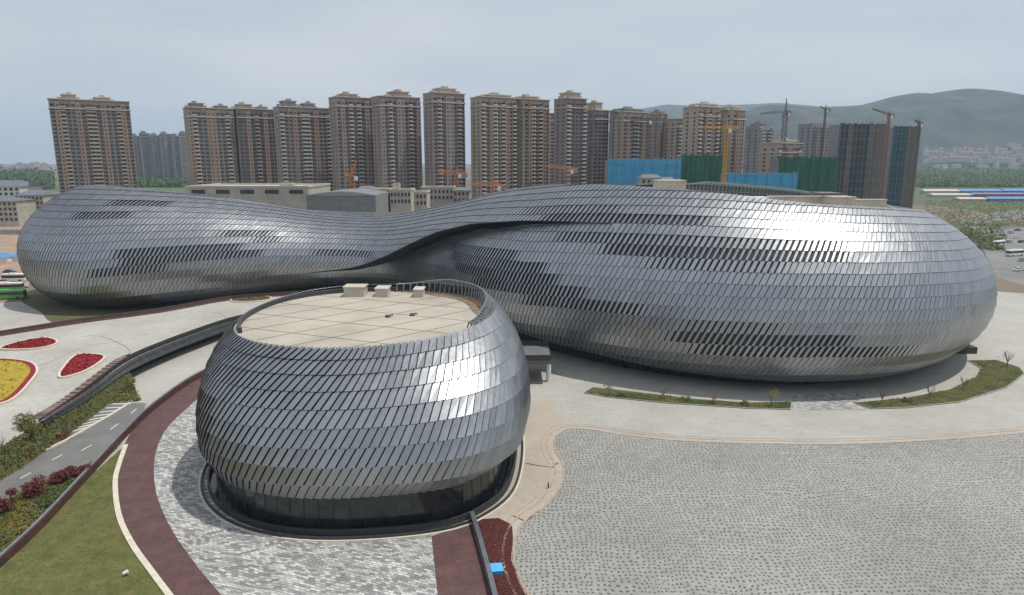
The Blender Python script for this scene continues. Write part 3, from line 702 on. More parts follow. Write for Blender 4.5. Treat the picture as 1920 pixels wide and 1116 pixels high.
def bed(lbl, pts, fill, rim=None, kerbm=None, plants=None):
    pp = spline(pix(pts, DZ), 6, True); t = thing('flower_bed', lbl, 'flower bed', (sum(p.x for p in pp)/len(pp), sum(p.y for p in pp)/len(pp), DZ))
    off = t.location
    q = [(p.x-off.x, p.y-off.y) for p in pp]
    ar = sum(q[i][0]*q[(i+1) % len(q)][1]-q[(i+1) % len(q)][0]*q[i][1] for i in range(len(q)))
    if ar < 0: q = q[::-1]
    mb = MB(); mb.prism(q, 0, .38); mb.build('planting', fill, t)
    if rim:
        mb = MB(); mb.ribbon(q, .9, 0, .0, .46, closed=True); mb.build('red_border', rim, t)
    mb = MB(); mb.ribbon(q, 0, .45, 0, .42, closed=True); mb.build('kerb', M['cream'], t)
    # leaf tufts over the surface
    rng = random.Random(len(lbl)); mb = MB(); xs = [p[0] for p in q]; ys = [p[1] for p in q]; c_ = 0
    def inside(x, y):
        r = False; j = len(q)-1
        for i in range(len(q)):
            if (q[i][1] > y) != (q[j][1] > y) and x < (q[j][0]-q[i][0])*(y-q[i][1])/(q[j][1]-q[i][1])+q[i][0]: r = not r
            j = i
        return r
    while c_ < 900:
        x = rng.uniform(min(xs), max(xs)); y = rng.uniform(min(ys), max(ys)); c_ += 1
        if inside(x, y):
            a = rng.uniform(0, 6.28); s_ = rng.uniform(.12, .28); h = rng.uniform(.4, .58)
            mb.quad((x-s_*math.cos(a), y-s_*math.sin(a), .36), (x+s_*math.cos(a), y+s_*math.sin(a), .36), (x+s_*math.cos(a+.9), y+s_*math.sin(a+.9), h), (x-s_*math.cos(a-.9), y-s_*math.sin(a-.9), h))
    o = mb.build('flowers', fill, t); o['kind'] = 'stuff'
bed('long red flower bed, a narrow teardrop near the far side of the raised walkway', [(3, 656), (35, 644), (80, 636), (102, 640), (101, 648), (60, 656)], M['redplants'])
bed('rounded red flower bed like a triangle, beside the slatted timber strip', [(114, 705), (124, 688), (146, 668), (184, 668), (193, 675), (160, 697), (122, 709)], M['redplants'])
bed('dark green planter strip at the far right end of the raised walkway', [(436, 566), (446, 559), (500, 558), (504, 563), (470, 567)], M['grass2'])
bed('large yellow flower bed with a red border at the left edge', [(-120, 690), (-60, 678), (0, 676), (50, 681), (67, 693), (60, 712), (14, 755), (-60, 760), (-120, 740)], M['moss'], rim=M['redplants'])

il = mat('inlay_stone', (.22, .21, .19), (.28, .265, .24), 1.0, rough=.85)
for pts in ([(150, 632), (185, 630), (222, 643), (243, 658), (238, 672)], [(372, 585), (405, 586), (424, 596), (418, 606)], [(60, 690), (110, 672), (160, 650), (230, 640)]):
    mb = MB(); mb.ribbon(spline(pix(pts, DZ), 6), .18, .18, DZ+.0, DZ+.012); mb.build('inlay_line', il, deck)
# long low wall with metal coping between lawn and drive
wl = spline(pix([(-120, 1185), (0, 1066), (80, 990), (170, 892), (260, 795), (300, 760), (352, 722), (392, 700)]), 5)
t = thing('boundary_wall', 'long low dark wall with metal coping between the lawn and the drive', 'wall')
mb = MB(); mb.ribbon(wl, .22, .12, .03, 1.15); mb.build('wall_body', mat('maroon_stone', (.06, .024, .02), (.095, .04, .033), 1.0, rough=.8), t)
mb = MB(); mb.ribbon(wl, .30, .02, 1.15, 1.35); mb.build('coping', mat('coping_metal', (.27, .285, .31), (.19, .205, .225), .8, rough=.4, metal=.5), t)
wl2 = pix([(886, 974), (900, 1020), (915, 1075), (934, 1150)])
t = thing('parapet_wall', 'short grey-topped wall between the red soil bed and the front brown path', 'wall')
mb = MB(); mb.ribbon(wl2, .15, .2, .03, 1.0); mb.build('wall_body', mat('dark_wall', (.05, .05, .052), rough=.7), t)
mb = MB(); mb.ribbon(wl2, .22, .32, 1.0, 1.12); mb.build('coping', mat('coping_metal_blue', (.17, .19, .22), (.13, .145, .17), .8, rough=.4, metal=.4), t)
p = P(930, 1073)
t = thing('blue_crate', 'bright blue box lying on the red soil bed beside the wall', 'box', (p.x, p.y, .07), .15)
mb = MB(); mb.box(-.7, .7, -.75, .75, 0, .45); mb.build('box_body', mat('blue_plastic', (.05, .30, .62), (.08, .38, .70), 1.2, rough=.5), t)
mb = MB(); mb.box(-.76, .76, -.81, .81, .45, .55); mb.box(-.1, .1, -.81, .81, .55, .58); mb.build('lid', mat('blue_lid', (.09, .40, .75), rough=.45), t)
p = P(237, 1081)
t = thing('lawn_lamp', 'small white spotlight standing on the lawn', 'lamp', (p.x, p.y, .08), .5)
mb = MB(); mb.tube((0, 0, 0), (0, 0, .3), .05); mb.build('stake', M['frame_dark'], t)
mb = MB(); mb.tube((-.3, 0, .35), (.22, 0, .5), .16, .22, n=10); mb.build('lamp_head', M['white'], t)
p = P(1028, 916)
t = thing('bollard', 'small dark bollard on the tan apron right of the small hall', 'bollard', (p.x, p.y, .05))
mb = MB(); mb.tube((0, 0, 0), (0, 0, .75), .11, n=10); mb.build('post', M['frame_dark'], t)
mb = MB(); mb.tube((0, 0, .75), (0, 0, .9), .15, .05, n=10); mb.build('cap', M['steel'], t)

# ------------------------------------------------------------------ plants
LEAF = {
 'red': mat('red_leaves', (.10, .020, .022), (.17, .045, .04), 3, rough=.8),
 'green': mat('green_leaves', (.045, .075, .018), (.09, .12, .03), 2, rough=.8),
 'olive': mat('olive_leaves', (.10, .10, .03), (.16, .145, .045), 2, rough=.8),
 'yellow': mat('yellow_leaves', (.20, .16, .02), (.12, .12, .025), 2, rough=.8),
 'far': mat('far_leaves', (.022, .05, .016), (.05, .085, .024), .03, rough=.9),
}
BARK = mat('bark', (.17, .14, .115), (.10, .085, .07), 3, rough=.9)
def leaves(mb, rng, c, rx, rz, n, size, shell_=.5):
    lobes = [(Vector((rng.gauss(0, .45), rng.gauss(0, .45), rng.uniform(-.4, .5))), rng.uniform(.35, .6)) for _ in range(7)]
    for _ in range(n):
        L, r = rng.choice(lobes)
        d = Vector((rng.gauss(0, 1), rng.gauss(0, 1), rng.gauss(0, 1))).normalized()*r*(shell_+(1-shell_)*rng.random())
        p = L+d; p = Vector((c[0]+p.x*rx, c[1]+p.y*rx, c[2]+p.z*rz))
        a = Vector((rng.gauss(0, 1), rng.gauss(0, 1), rng.gauss(0, .6))).normalized()*size*rng.uniform(.6, 1.3); b = a.orthogonal().normalized()*size*rng.uniform(.4, .9)
        mb.quad(p-a-b*.3, p+b, p+a+b*.3, p-b)
def tree(name, label, loc, h, r, leaf, cat='tree', nleaf=260, bare=False, trunk=.35, group=None, seed=0, size=.16):
    rng = random.Random(seed); t = thing(name, label, cat, loc, 0, group)
    mb = MB(); mb.tube((0, 0, 0), (0, 0, h*trunk), h*.022+.03, h*.016+.02, n=7)
    for k in range(9 if bare else 6):
        a = rng.uniform(0, 6.28); z0 = h*trunk*rng.uniform(.75, 1); e = Vector((math.cos(a)*r*.75, math.sin(a)*r*.75, h*rng.uniform(.6, .95)))
        m_ = Vector((0, 0, z0)).lerp(e, .5)+Vector((0, 0, .1*h)); mb.tube((0, 0, z0), m_, h*.012+.02, h*.008+.012, n=5); mb.tube(m_, e, h*.008+.012, .012, n=4)
        if bare:
            for q in range(5):
                f = m_.lerp(e, rng.random()); mb.tube(f, f+Vector((rng.uniform(-1, 1)*r*.4, rng.uniform(-1, 1)*r*.4, rng.uniform(.1, .35)*h)), .018, .008, n=3)
    mb.build('trunk', BARK, t)
    mb = MB(); leaves(mb, rng, (0, 0, h*(.62+trunk*.15)), r, h*.36, nleaf, size); mb.build('crown', LEAF[leaf], t)
    return t
def bush(label, loc, r, h, leaf, seed, group=None, n=500, size=.12, name='bush'):
    rng = random.Random(seed); t = thing(name, label, 'bush', loc, 0, group)
    mb = MB()
    for k in range(5): mb.tube((0, 0, 0), (rng.uniform(-.4, .4)*r, rng.uniform(-.4, .4)*r, h*.6), .04, .015, n=4)
    mb.build('stems', BARK, t)
    mb = MB(); leaves(mb, rng, (0, 0, h*.5), r, h*.55, n, size, .35); mb.build('foliage', LEAF[leaf], t)
    return t
bl = [((148, 893), 1.6, 'dark red bush nearest the low wall, rightmost of the red bushes beside the drive'),
      ((104, 907), 2.0, 'dark red bush in the middle of the row beside the drive'),
      ((56, 930), 2.1, 'loose red-brown bush third from the right in the row beside the drive'),
      ((2, 968), 2.2, 'red-brown bush at the left edge, nearest the camera')]
for k, ((u, v), r, l) in enumerate(bl): bush(l, tuple(P(u, v)), r, r*1.2, 'red', 20+k, 'red bushes beside the drive', 1900, .14)
bush('red bush at the left edge on the far side of the drive', tuple(P(34, 866)), 1.9, 1.9, 'red', 31, 'red bushes beyond the drive', 700, .14)
bush('low red hedge clump just behind the drive kerb', tuple(P(108, 822)), 1.6, 1.0, 'red', 32, 'red bushes beyond the drive', 800, .14)
bush('dark red clump between the round tree and the drive kerb', tuple(P(84, 838)), 1.3, 1.0, 'red', 33, 'red bushes beyond the drive', 600, .14)
tree('tree', 'round olive-brown tree with pale branches in front of the raised walkway', tuple(P(60, 846)), 6.3, 2.2, 'olive', bare=True, nleaf=1500, seed=3, size=.16)
tree('tree', 'nearly bare dark tree cut by the left edge above the drive', tuple(P(4, 884)), 5.8, 1.7, 'red', nleaf=60, bare=True, seed=5, size=.1)
# mixed low ground cover on the verges
rng = random.Random(11)
def cover(poly_px, n, leafs, size, hmax, name, label, z=.05):
    pp = [Vector(P(u, v)) for u, v in poly_px]; xs = [p.x for p in pp]; ys = [p.y for p in pp]
    mb = MB(); k = 0; tries = 0
    while k < n and tries < n*20:
        tries += 1; x = rng.uniform(min(xs), max(xs)); y = rng.uniform(min(ys), max(ys)); r = False; j = len(pp)-1
        for i in range(len(pp)):
            if (pp[i].y > y) != (pp[j].y > y) and x < (pp[j].x-pp[i].x)*(y-pp[i].y)/(pp[j].y-pp[i].y)+pp[i].x: r = not r
            j = i
        if not r: continue
        k += 1
        hh = hmax*(.3+.7*(.5+.5*math.sin(x*.9+2*math.sin(y*.7)))*rng.random()); mi = int((math.sin(x*.55+1)+math.sin(y*.42+x*.2)+2)/4*len(leafs)+rng.uniform(-.35, .35)); mi = max(0, min(len(leafs)-1, mi))
        for q in range(6):
            p = Vector((x+rng.gauss(0, .2), y+rng.gauss(0, .2), z+hh*rng.uniform(.2, 1)))
            a = Vector((rng.gauss(0, 1), rng.gauss(0, 1), rng.gauss(0, .5))).normalized()*size*rng.uniform(.6, 1.2); b = a.orthogonal().normalized()*size*.7
            mb.quad(p-a, p-b, p+a, p+b, mi)
    o = mb.build(name, [LEAF[l] for l in leafs]); tag(o, label, 'plants', kind='stuff')
rb = random.Random(77); mb = MB()
for _ in range(700):
    k = rb.randrange(len(nearl)-1); f = rb.random(); g_ = rb.random(); a = nearl[k].lerp(nearl[k+1], f); b = bank[k].lerp(bank[k+1], f); p0 = a.lerp(b, g_)
    mi = rb.choice([0, 0, 1, 2])
    for q in range(5):
        p = p0+Vector((rb.gauss(0, .25), rb.gauss(0, .25), rb.uniform(0, .6))); a_ = Vector((rb.gauss(0, 1), rb.gauss(0, 1), rb.gauss(0, .5))).normalized()*.18; b_ = a_.orthogonal().normalized()*.13
        mb.quad(p-a_, p-b_, p+a_, p+b_, mi)
tag(mb.build('shrubbery', [LEAF['green'], LEAF['yellow'], LEAF['olive']]), 'shrubs on the bank at the left end of the raised walkway', 'plants', kind='stuff')
cover([(0, 868), (112, 818), (130, 805), (112, 808), (204, 757), (262, 752), (240, 702), (160, 752), (75, 803), (0, 852)], 2600, ['green', 'yellow', 'olive', 'green', 'red'], .16, .9, 'shrubbery', 'mixed green and yellow low shrubs below the raised walkway')
cover([(-20, 955), (70, 915), (150, 883), (222, 838), (165, 888), (80, 980), (0, 1058), (-20, 1075)], 3200, ['green', 'olive', 'yellow', 'green'], .15, .8, 'shrubbery', 'mixed low green shrubs along the left side of the low wall')
cover([(0, 1068), (80, 992), (170, 893), (228, 842), (216, 905), (222, 965), (246, 1020), (286, 1077), (318, 1120), (0, 1120)], 5200, ['olive', 'olive', 'green', 'olive'], .045, .10, 'lawn_tufts', 'short tufts growing through the olive lawn', .07)
cover([(900, 985), (955, 985), (957, 1050), (975, 1105), (990, 1130), (935, 1130)], 900, ['red', 'red'], .08, .25, 'red_groundcover', 'dark red ground cover beside the grey-topped wall', .07)
cover([(1100, 737), (1200, 741), (1300, 752), (1400, 759), (1480, 757), (1480, 767), (1400, 765), (1250, 755), (1150, 745)], 900, ['green', 'olive', 'green'], .16, .5, 'bed_plants', 'low green plants in the long curved bed below the vast hall', .15)
cover([(1615, 757), (1700, 749), (1785, 732), (1832, 708), (1842, 690), (1820, 678), (1868, 678), (1910, 692), (1915, 702), (1885, 726), (1800, 753), (1700, 764), (1640, 766)], 1500, ['green', 'olive', 'olive', 'green'], .14, .35, 'bed_plants', 'low mixed plants in the crescent bed at the right end', .15)
trs = [((1142, 742), 2.6, 'green', False, 'small bright green tree, first from the left in the long curved bed'), ((1243, 750), 2.8, 'green', False, 'small green tree, second from the left in the long curved bed'),
       ((1337, 757), 2.0, 'yellow', False, 'small yellowish tree, third from the left in the long curved bed'), ((1446, 762), 3.6, 'yellow', False, 'tallest yellow-leaved tree, at the right end of the long curved bed'),
       ((1653, 758), 2.8, 'olive', True, 'bare young tree at the left tip of the crescent bed'), ((1742, 748), 2.7, 'olive', True, 'bare young tree in the middle of the crescent bed'),
       ((1806, 730), 2.4, 'olive', True, 'smallest bare young tree near the inner edge of the crescent bed'), ((1888, 688), 3.4, 'olive', True, 'bare young tree at the far right end of the crescent bed')]
for k, ((u, v), h, lf, br_, l) in enumerate(trs):
    tree('tree', l, tuple(P(u, v, .16)), h, h*.42, lf, nleaf=40 if br_ else 170, bare=br_, seed=40+k, group='young trees in the curved beds', size=.10)
for k, ((u, v), l) in enumerate([((1163, 744), 'rounded green bush between the first two small trees'), ((1288, 753), 'dark rounded bush left of the yellowish small tree'), ((1398, 761), 'dark rounded bush left of the tallest yellow tree'), ((1700, 754), 'brown rounded bush in the crescent bed')]):
    bush(l, tuple(P(u, v, .16)), .9, 1.0, 'green' if k < 3 else 'red', 60+k, 'rounded bushes in the curved beds', 200, .13)

# ------------------------------------------------------------------ background: towers
TM = {
 'brown': mat('tower_brown', (.33, .27, .235), (.40, .33, .28), .12, rough=.85, stretch=(1, 1, .3)),
 'pink': mat('tower_pinkish', (.32, .245, .22), (.40, .31, .275), .12, rough=.85, stretch=(1, 1, .3)),
 'tan': mat('tower_tan', (.39, .32, .25), (.46, .385, .31), .12, rough=.85, stretch=(1, 1, .3)),
 'grey': mat('tower_grey', (.22, .22, .225), (.28, .275, .275), .12, rough=.85),
 'mauve': mat('tower_mauve', (.24, .19, .19), (.31, .245, .235), .12, rough=.85),
 'rust': mat('tower_rust', (.25, .17, .13), (.31, .215, .165), .12, rough=.85, stretch=(1, 1, .3)),
 'dark': mat('tower_window', (.02, .023, .03), (.05, .055, .065), .6, rough=.3),
 'light': mat('tower_trim', (.52, .47, .41), (.44, .39, .34), .3, rough=.85),
 'slate': mat('slate_roof', (.10, .115, .13), (.15, .16, .175), .4, rough=.8),
}
ROT = rad(34)
def tower(label, u0, u1, vt, D, colr, colr2, crowns=(), dep=16.0, rot=ROT, group='apartment towers behind the hall', seed=0, base=0.0, fh=3.05, band=True, twin=False):
    rng = random.Random(seed); zt = ZD(vt, D); zc = (zt+CAMZ)/2
    xm = XD((u0+u1)/2, D, zc); az = math.atan2(xm, D); rr = max(.05, abs(rot-(-az) if False else rot+az))
    appar = (u1-u0)/FPX*(D*CT)
    rr = rot+az
    # apparent width of a box turned by rr relative to the line of sight
    W = max(12, (appar-dep*abs(math.sin(rot)+math.tan(az)*math.cos(rot)))/(math.cos(rot)-math.tan(az)*math.sin(rot)))
    for _ in range(6):                 # settle width and place so that the tower spans the sight lines u0..u1
        us = []
        for sx in (-W/2, W/2):
            for sy in (-dep/2, dep/2):
                x_ = xm+sx*math.cos(rot)-sy*math.sin(rot); y_ = D+10+sx*math.sin(rot)+sy*math.cos(rot); us.append(960+FPX*x_/(y_*CT+(CAMZ-zt)*ST))
        lo_, hi_ = min(us), max(us); W = max(9, W*(1+.8*((u1-u0)/(hi_-lo_)-1))); xm += ((u0+u1)/2-(lo_+hi_)/2)*D/FPX
    t = thing('apartment_tower', label, 'tower', (xm, D+10, 0), rot, group)
    H = zt; wl = MB(); wl.box(-W/2, W/2, -dep/2, dep/2, base, H)
    nfl = int((H-4)/fh)
    # vertical rhythm of bays along the front
    nb = max(4, int(W/3.3)); bw = W/nb; kinds = []
    for k in range(nb):
        kinds.append(['win', 'pier', 'balc', 'win', 'bay', 'pier', 'win', 'balc'][(k+seed) % 8] if k < nb/2 else None)
    for k in range(nb):
        if kinds[k] is None: kinds[k] = kinds[nb-1-k]
    wpos = []; bpos = []
    for k in range(nb):
        x0 = -W/2+k*bw; x1 = x0+bw; kd = kinds[k]; yf = -dep/2
        if kd == 'pier':
            q = MB(); q.box(x0+.1, x1-.1, yf-1.4, yf+.01, base, H-2); q.build('pier', TM['rust'] if colr in ('brown', 'tan', 'mauve') else TM['mauve'], t)
        if kd == 'bay':
            wl.box(x0, x1, yf-.8, yf+.01, base, H-.5); yf -= .8
        for f in range(nfl):
            z = base+H-6.2-f*fh
            if z < 8: break
            if kd == 'pier': wpos.append((z, (x0+bw*.32, x1-bw*.32, yf-1.46, yf-1.38, z+.7, z+2.1)))
            elif kd == 'balc':
                wpos.append((z, (x0+.2, x1-.2, yf-.08, yf+.02, z+.3, z+2.6))); bpos.append((z, (x0+.05, x1-.05, yf-1.3, yf-.02, z-.2, z+.9)))
            else:
                wpos.append((z, (x0+bw*.12, x1-bw*.12, yf-.1, yf+.02, z+.5, z+2.4))); wl.box(x0+bw*.08, x1-bw*.08, yf-.35, yf-.001, z+.25, z+.5)
    for y0 in (-dep*.3, dep*.12):
        for f in range(nfl):
            z = base+H-6.2-f*fh
            if z < 8: break
            wpos.append((z, (-W/2-.1, -W/2+.02, y0, y0+1.8, z+.6, z+2.1)))
    def spread(lst, one, many, m):
        lst.sort(key=lambda q: -q[0]); cache = {}; rest = MB()
        for n_, (z, bx) in enumerate(lst):
            if n_ < 100 and D < 1000:
                key = (round(bx[1]-bx[0], 3), round(bx[3]-bx[2], 3), round(bx[5]-bx[4], 3)); c_ = ((bx[0]+bx[1])/2, (bx[2]+bx[3])/2, bx[4])
                if key in cache: o = cache[key].copy(); COL.objects.link(o); o.parent = t; o.location = c_
                else:
                    q = MB(); q.box(-key[0]/2, key[0]/2, -key[1]/2, key[1]/2, 0, key[2]); o = cache[key] = q.build(one, m, t, c_)
            else: rest.box(*bx)
        if rest.v: rest.build(many, m, t)['kind'] = 'stuff'
    spread(wpos, 'window', 'windows', TM['dark']); spread(bpos, 'balcony', 'balconies', TM['light'] if seed % 3 else TM[colr2])
    wl.build('wall', TM[colr], t)
    tr = MB()
    if band:
        for zz in (H-7.5, H-.4): tr.box(-W/2-.5, W/2+.5, -dep/2-1.7, dep/2+.4, zz, zz+.6)
        tr.build('cornice', TM['light'], t)
    ap = u1-u0
    for (c0, c1, cv) in crowns:
        zc1 = ZD(cv, D); xc0 = ((c0-u0)/ap-.5)*W; xc1 = ((c1-u0)/ap-.5)*W
        m2 = MB(); m2.box(xc0, xc1, -dep*.36, dep*.36, H, zc1-.8); m2.box(xc0-.6, xc1+.6, -dep*.42, dep*.42, zc1-.8, zc1)
        q = rng.uniform(.2, .45); m2.box(xc0+(xc1-xc0)*q, xc0+(xc1-xc0)*(q+.3), -2, 3, zc1, zc1+1.8)
        m2.box(xc0-(xc1-xc0)*.35, xc0, -dep*.25, dep*.2, H, H+(zc1-H)*.45); m2.box(xc1, xc1+(xc1-xc0)*.3, -dep*.2, dep*.25, H, H+(zc1-H)*.55)
        o = m2.build('roof_housing', TM[colr2], t)
    return t
FL = 'apartment towers behind the hall'
tower('leftmost apartment tower, standing alone with two roof housings', 90, 242, 187, 560, 'brown', 'tan', [(115, 140, 177), (176, 205, 180)], seed=0)
tower('brown tower at the left end of the long row, beside the gap with hazy towers', 343, 437, 202, 560, 'brown', 'mauve', [(353, 378, 193), (404, 426, 196)], seed=1)
tower('brown tower second in the long row, its roof housings lower', 435, 515, 204, 575, 'mauve', 'brown', [(440, 468, 195), (484, 500, 198)], seed=3)
tower('grey-brown tower third in the long row with two pale roof housings', 512, 618, 201, 560, 'brown', 'grey', [(524, 549, 189), (567, 588, 192)], seed=2)
tower('pinkish tower with a flat wide crown, left of the pair behind the tallest orange crane', 616, 698, 182, 550, 'pink', 'pink', [(634, 666, 175)], seed=4)
tower('pinkish tower with a tall square crown, right of the pair', 696, 787, 181, 545, 'pink', 'pink', [(730, 764, 170)], seed=5)
tower('tallest tower of the row, standing apart with a gap on its left', 793, 871, 174, 540, 'pink', 'tan', [(814, 852, 164), (852, 862, 169)], seed=6)
tower('beige tower with many pale balconies right of the tallest tower', 882, 968, 182, 545, 'tan', 'tan', [(905, 958, 176)], seed=7)
tower('beige tower stepping down to the right, behind the middle of the hall', 962, 1030, 186, 560, 'tan', 'tan', [(966, 1004, 180)], seed=8)
tower('dark slim tower in the gap left of the stepped tower', 1010, 1042, 212, 640, 'grey', 'grey', [], seed=9)
tower('stepped tower with a curved banded top, right of the wide gap', 1039, 1100, 184, 540, 'mauve', 'tan', [(1052, 1086, 172)], seed=10)
tower('purplish tower half hidden behind the stepped tower', 1090, 1142, 206, 560, 'mauve', 'tan', [(1102, 1124, 191)], seed=11)
tower('beige tower left of the crane with its jib across', 1143, 1216, 210, 560, 'tan', 'grey', [(1150, 1205, 203)], seed=12)
tower('dark narrow tower behind the blue netted block', 1214, 1250, 212, 600, 'mauve', 'mauve', [(1222, 1244, 208)], seed=13)
tower('lower tower with white-edged balconies above the blue netted block', 1246, 1280, 222, 590, 'brown', 'light', [], seed=14)
tower('bright beige tower with a dark flat cap behind the green netted block', 1281, 1350, 200, 540, 'tan', 'light', [(1298, 1348, 193)], seed=15)
tower('beige tower partly hidden by the yellow crane', 1344, 1398, 206, 550, 'tan', 'light', [(1350, 1388, 199)], seed=16)
tower('grey unfinished tower right of the yellow crane', 1398, 1450, 236, 640, 'grey', 'grey', [(1408, 1430, 231)], seed=17, band=False)
tower('short beige tower at the foot of the dark crane', 1424, 1502, 268, 520, 'tan', 'light', [(1462, 1496, 262)], seed=18)
tower('bluish unfinished tower with rods on its top', 1497, 1556, 232, 700, 'grey', 'mauve', [], seed=19, band=False)
for k, (a, b, v) in enumerate([(243, 262, 255), (260, 282, 250), (280, 300, 254), (298, 322, 251), (318, 346, 255), (334, 350, 250)]):
    tower(['leftmost', 'second', 'third', 'fourth', 'fifth', 'sixth'][k]+' of the hazy distant towers in the gap, counted from the left', a, b, v, 1500, 'grey', 'grey', [(a+4, a+12, v-4)], seed=20+k, group='hazy distant towers in the gap', fh=4.5, rot=rad(20))

# netted towers and blocks under construction
NET = {'blue': mat('blue_netting', (.04, .31, .56), (.06, .38, .62), .12, rough=.8, stretch=(1, 1, 3)), 'green': mat('green_netting', (.012, .10, .055), (.025, .16, .08), .15, rough=.85, stretch=(2, 2, .3)),
       'dark': mat('dark_netting', (.035, .048, .055), (.06, .075, .075), .12, rough=.9, stretch=(1, 1, .3)), 'teal': mat('teal_netting', (.02, .07, .09), (.03, .10, .11), .12, rough=.9), 'brownnet': mat('brown_netting', (.14, .12, .095), (.18, .15, .12), .15, rough=.9)}
def netted(label, u0, u1, vt, vb, D, faces, dep=18, name='netted_block', group=None, rods=False, z0=0, floors=True):
    zt = ZD(vt, D); x0 = XD(u0, D, zt); x1 = XD(u1, D, zt); xm = (x0+x1)/2; t = thing(name, label, 'building site', (xm, D, 0), 0, group)
    mb = MB(); mb.box(x0-xm+.4, x1-xm-.4, .4, dep, z0, zt-1); mb.build('concrete_frame', TM['grey'], t)
    tot = sum(f[1] for f in faces); x = x0-xm
    for nm, wf in faces:
        w_ = (x1-x0)*wf/tot; mb = MB(); off = rng.uniform(0, .8)
        n_ = max(2, int(w_/2.2))
        for k in range(n_):      # sagging netting folds
            a = x+w_*k/n_; b = x+w_*(k+1)/n_; o = .25*math.sin(k*2.1)
            mb.box(a, b, -off-.2+o, .38, z0, zt-(.8*abs(math.sin(k*1.3))))
        mb.build('netting', NET[nm], t); x += w_
    mb = MB(); n_ = int((x1-x0)/3)
    for k in range(n_+1):
        xx = x0-xm+(x1-x0)*k/n_; mb.tube((xx, -1.35, z0), (xx, -1.35, zt+rng.uniform(.5, 2.5 if not rods else 6)), .12, n=4, cap=False)
    z = 6
    while z < zt: mb.box(x0-xm, x1-xm, -1.4, -1.25, z, z+.22); z += 6.1
    mb.build('scaffold', M['steel'] if faces[0][0] in ('dark', 'teal') else TM[ 'dark' if faces[0][0] == 'green' else 'grey'], t)
    return t
netted('tall site tower wrapped in dark netting, left of the pair beside the mountain', 1576, 1661, 231, 350, 520, [('dark', 18), ('brownnet', 12), ('dark', 35), ('brownnet', 35)], name='tower_under_construction', rods=True, group='netted towers beside the mountain')
netted('tall site tower with teal netting, right of the pair beside the mountain', 1676, 1727, 236, 350, 580, [('teal', 50), ('brownnet', 45)], name='tower_under_construction', rods=True, group='netted towers beside the mountain')
netted('big bright blue netted block left of the green one', 1140, 1277, 297, 350, 480, [('blue', 38), ('blue', 30), ('blue', 26)])
netted('upper green netted block right of the big blue one', 1278, 1355, 290, 340, 500, [('green', 30), ('green', 20)])
netted('low blue netted block between the two green blocks', 1366, 1495, 323, 350, 450, [('blue', 60), ('blue', 30)])
netted('wide green netted block left of the dark netted towers', 1461, 1571, 294, 350, 490, [('green', 30), ('green', 40)])

# tower cranes
CY = mat('crane_orange', (.62, .20, .03), (.52, .16, .03), 1, rough=.6); CYL = mat('crane_yellow', (.58, .33, .03), (.5, .27, .03), 1, rough=.6); CD = mat('crane_grey', (.10, .085, .08), (.16, .12, .11), 1, rough=.6)
def crane(label, u, vt, D, u_jib, v_jib0, v_jib1, m, mw=1.6, counter=12, u_c=None, group='tower cranes'):
    zt = ZD(vt, D); x = XD(u, D, zt); zj = ZD(v_jib0, D); t = thing('tower_crane', label, 'crane', (x, D, 0), 0, group)
    mb = MB(); h = mw/2
    for sx in (-h, h):
        for sy in (-h, h): mb.tube((sx, sy, 0), (sx, sy, zj), .26, n=4)
    z = 0; k = 0
    while z < zj-2:
        s_ = 1 if k % 2 else -1
        for sy in (-h, h): mb.tube((-h*s_, sy, z), (h*s_, sy, z+2.5), .17, n=4)
        for sx in (-h, h): mb.tube((sx, -h*s_, z), (sx, h*s_, z+2.5), .1, n=4)
        z += 2.5; k += 1
    mb.build('mast', m, t)
    mb = MB(); mb.tube((0, 0, zj), (0, 0, zt), .5, .15, n=4); mb.tube((-h, 0, zj), (0, 0, zt), .12, n=4); mb.tube((h, 0, zj), (0, 0, zt), .12, n=4); mb.build('apex', m, t)
    def boom(x1, z1, nm, ww=.7):
        mb = MB(); a = Vector((0, 0, zj)); b = Vector((x1, 0, z1)); n_ = max(4, int((b-a).length/2.4))
        up = Vector((0, 0, 1.5))
        mb.tube(a+Vector((0, ww, 0)), b+Vector((0, ww, 0)), .25, n=4); mb.tube(a-Vector((0, ww, 0)), b-Vector((0, ww, 0)), .25, n=4); mb.tube(a+up, b+up*.4, .25, n=4)
        for i in range(n_):
            p = a.lerp(b, i/n_); q = a.lerp(b, (i+.5)/n_)+up*(1-.6*i/n_); r = a.lerp(b, (i+1)/n_)
            for s_ in (-ww, ww): mb.tube(p+Vector((0, s_, 0)), q, .09, n=3); mb.tube(q, r+Vector((0, s_, 0)), .09, n=3)
        mb.build(nm, m, t)
    xj = XD(u_jib, D, zt)-x; boom(xj, ZD(v_jib1, D), 'jib'); boom(-math.copysign(counter, xj), zj, 'counter_jib')
    mb = MB(); sg = math.copysign(1, xj); mb.box(min(-sg*counter, -sg*(counter-3)), max(-sg*counter, -sg*(counter-3)), -.8, .8, zj-2.2, zj+.4); mb.build('counterweight', TM['grey'], t)
    mb = MB(); mb.box(h, h+1.8, -1.2, .9, zj-2.6, zj-.2); mb.build('cab', M['white'], t)
    mb = MB(); mb.tube((0, 0, zt), (xj*.7, 0, zj+(ZD(v_jib1, D)-zj)*.7+1), .06, n=3); mb.tube((0, 0, zt), (-sg*(counter-1), 0, zj+.3), .06, n=3); mb.build('tie_rods', m, t)
crane('orange tower crane with a raised mast in front of the pinkish towers', 659, 309, 400, 668, 330, 303, CY, counter=4, mw=2.4)
crane('orange tower crane with its jib to the left, in front of the tallest tower', 857, 312, 420, 820, 326, 322, CY, counter=6)
crane('orange tower crane low behind the middle of the hall, jib to the left', 1067, 311, 420, 1022, 318, 312, CY, counter=5)
crane('dark orange crane with its jib across the tower left of the blue block', 1215, 215, 500, 1180, 226, 228, CD, counter=10)
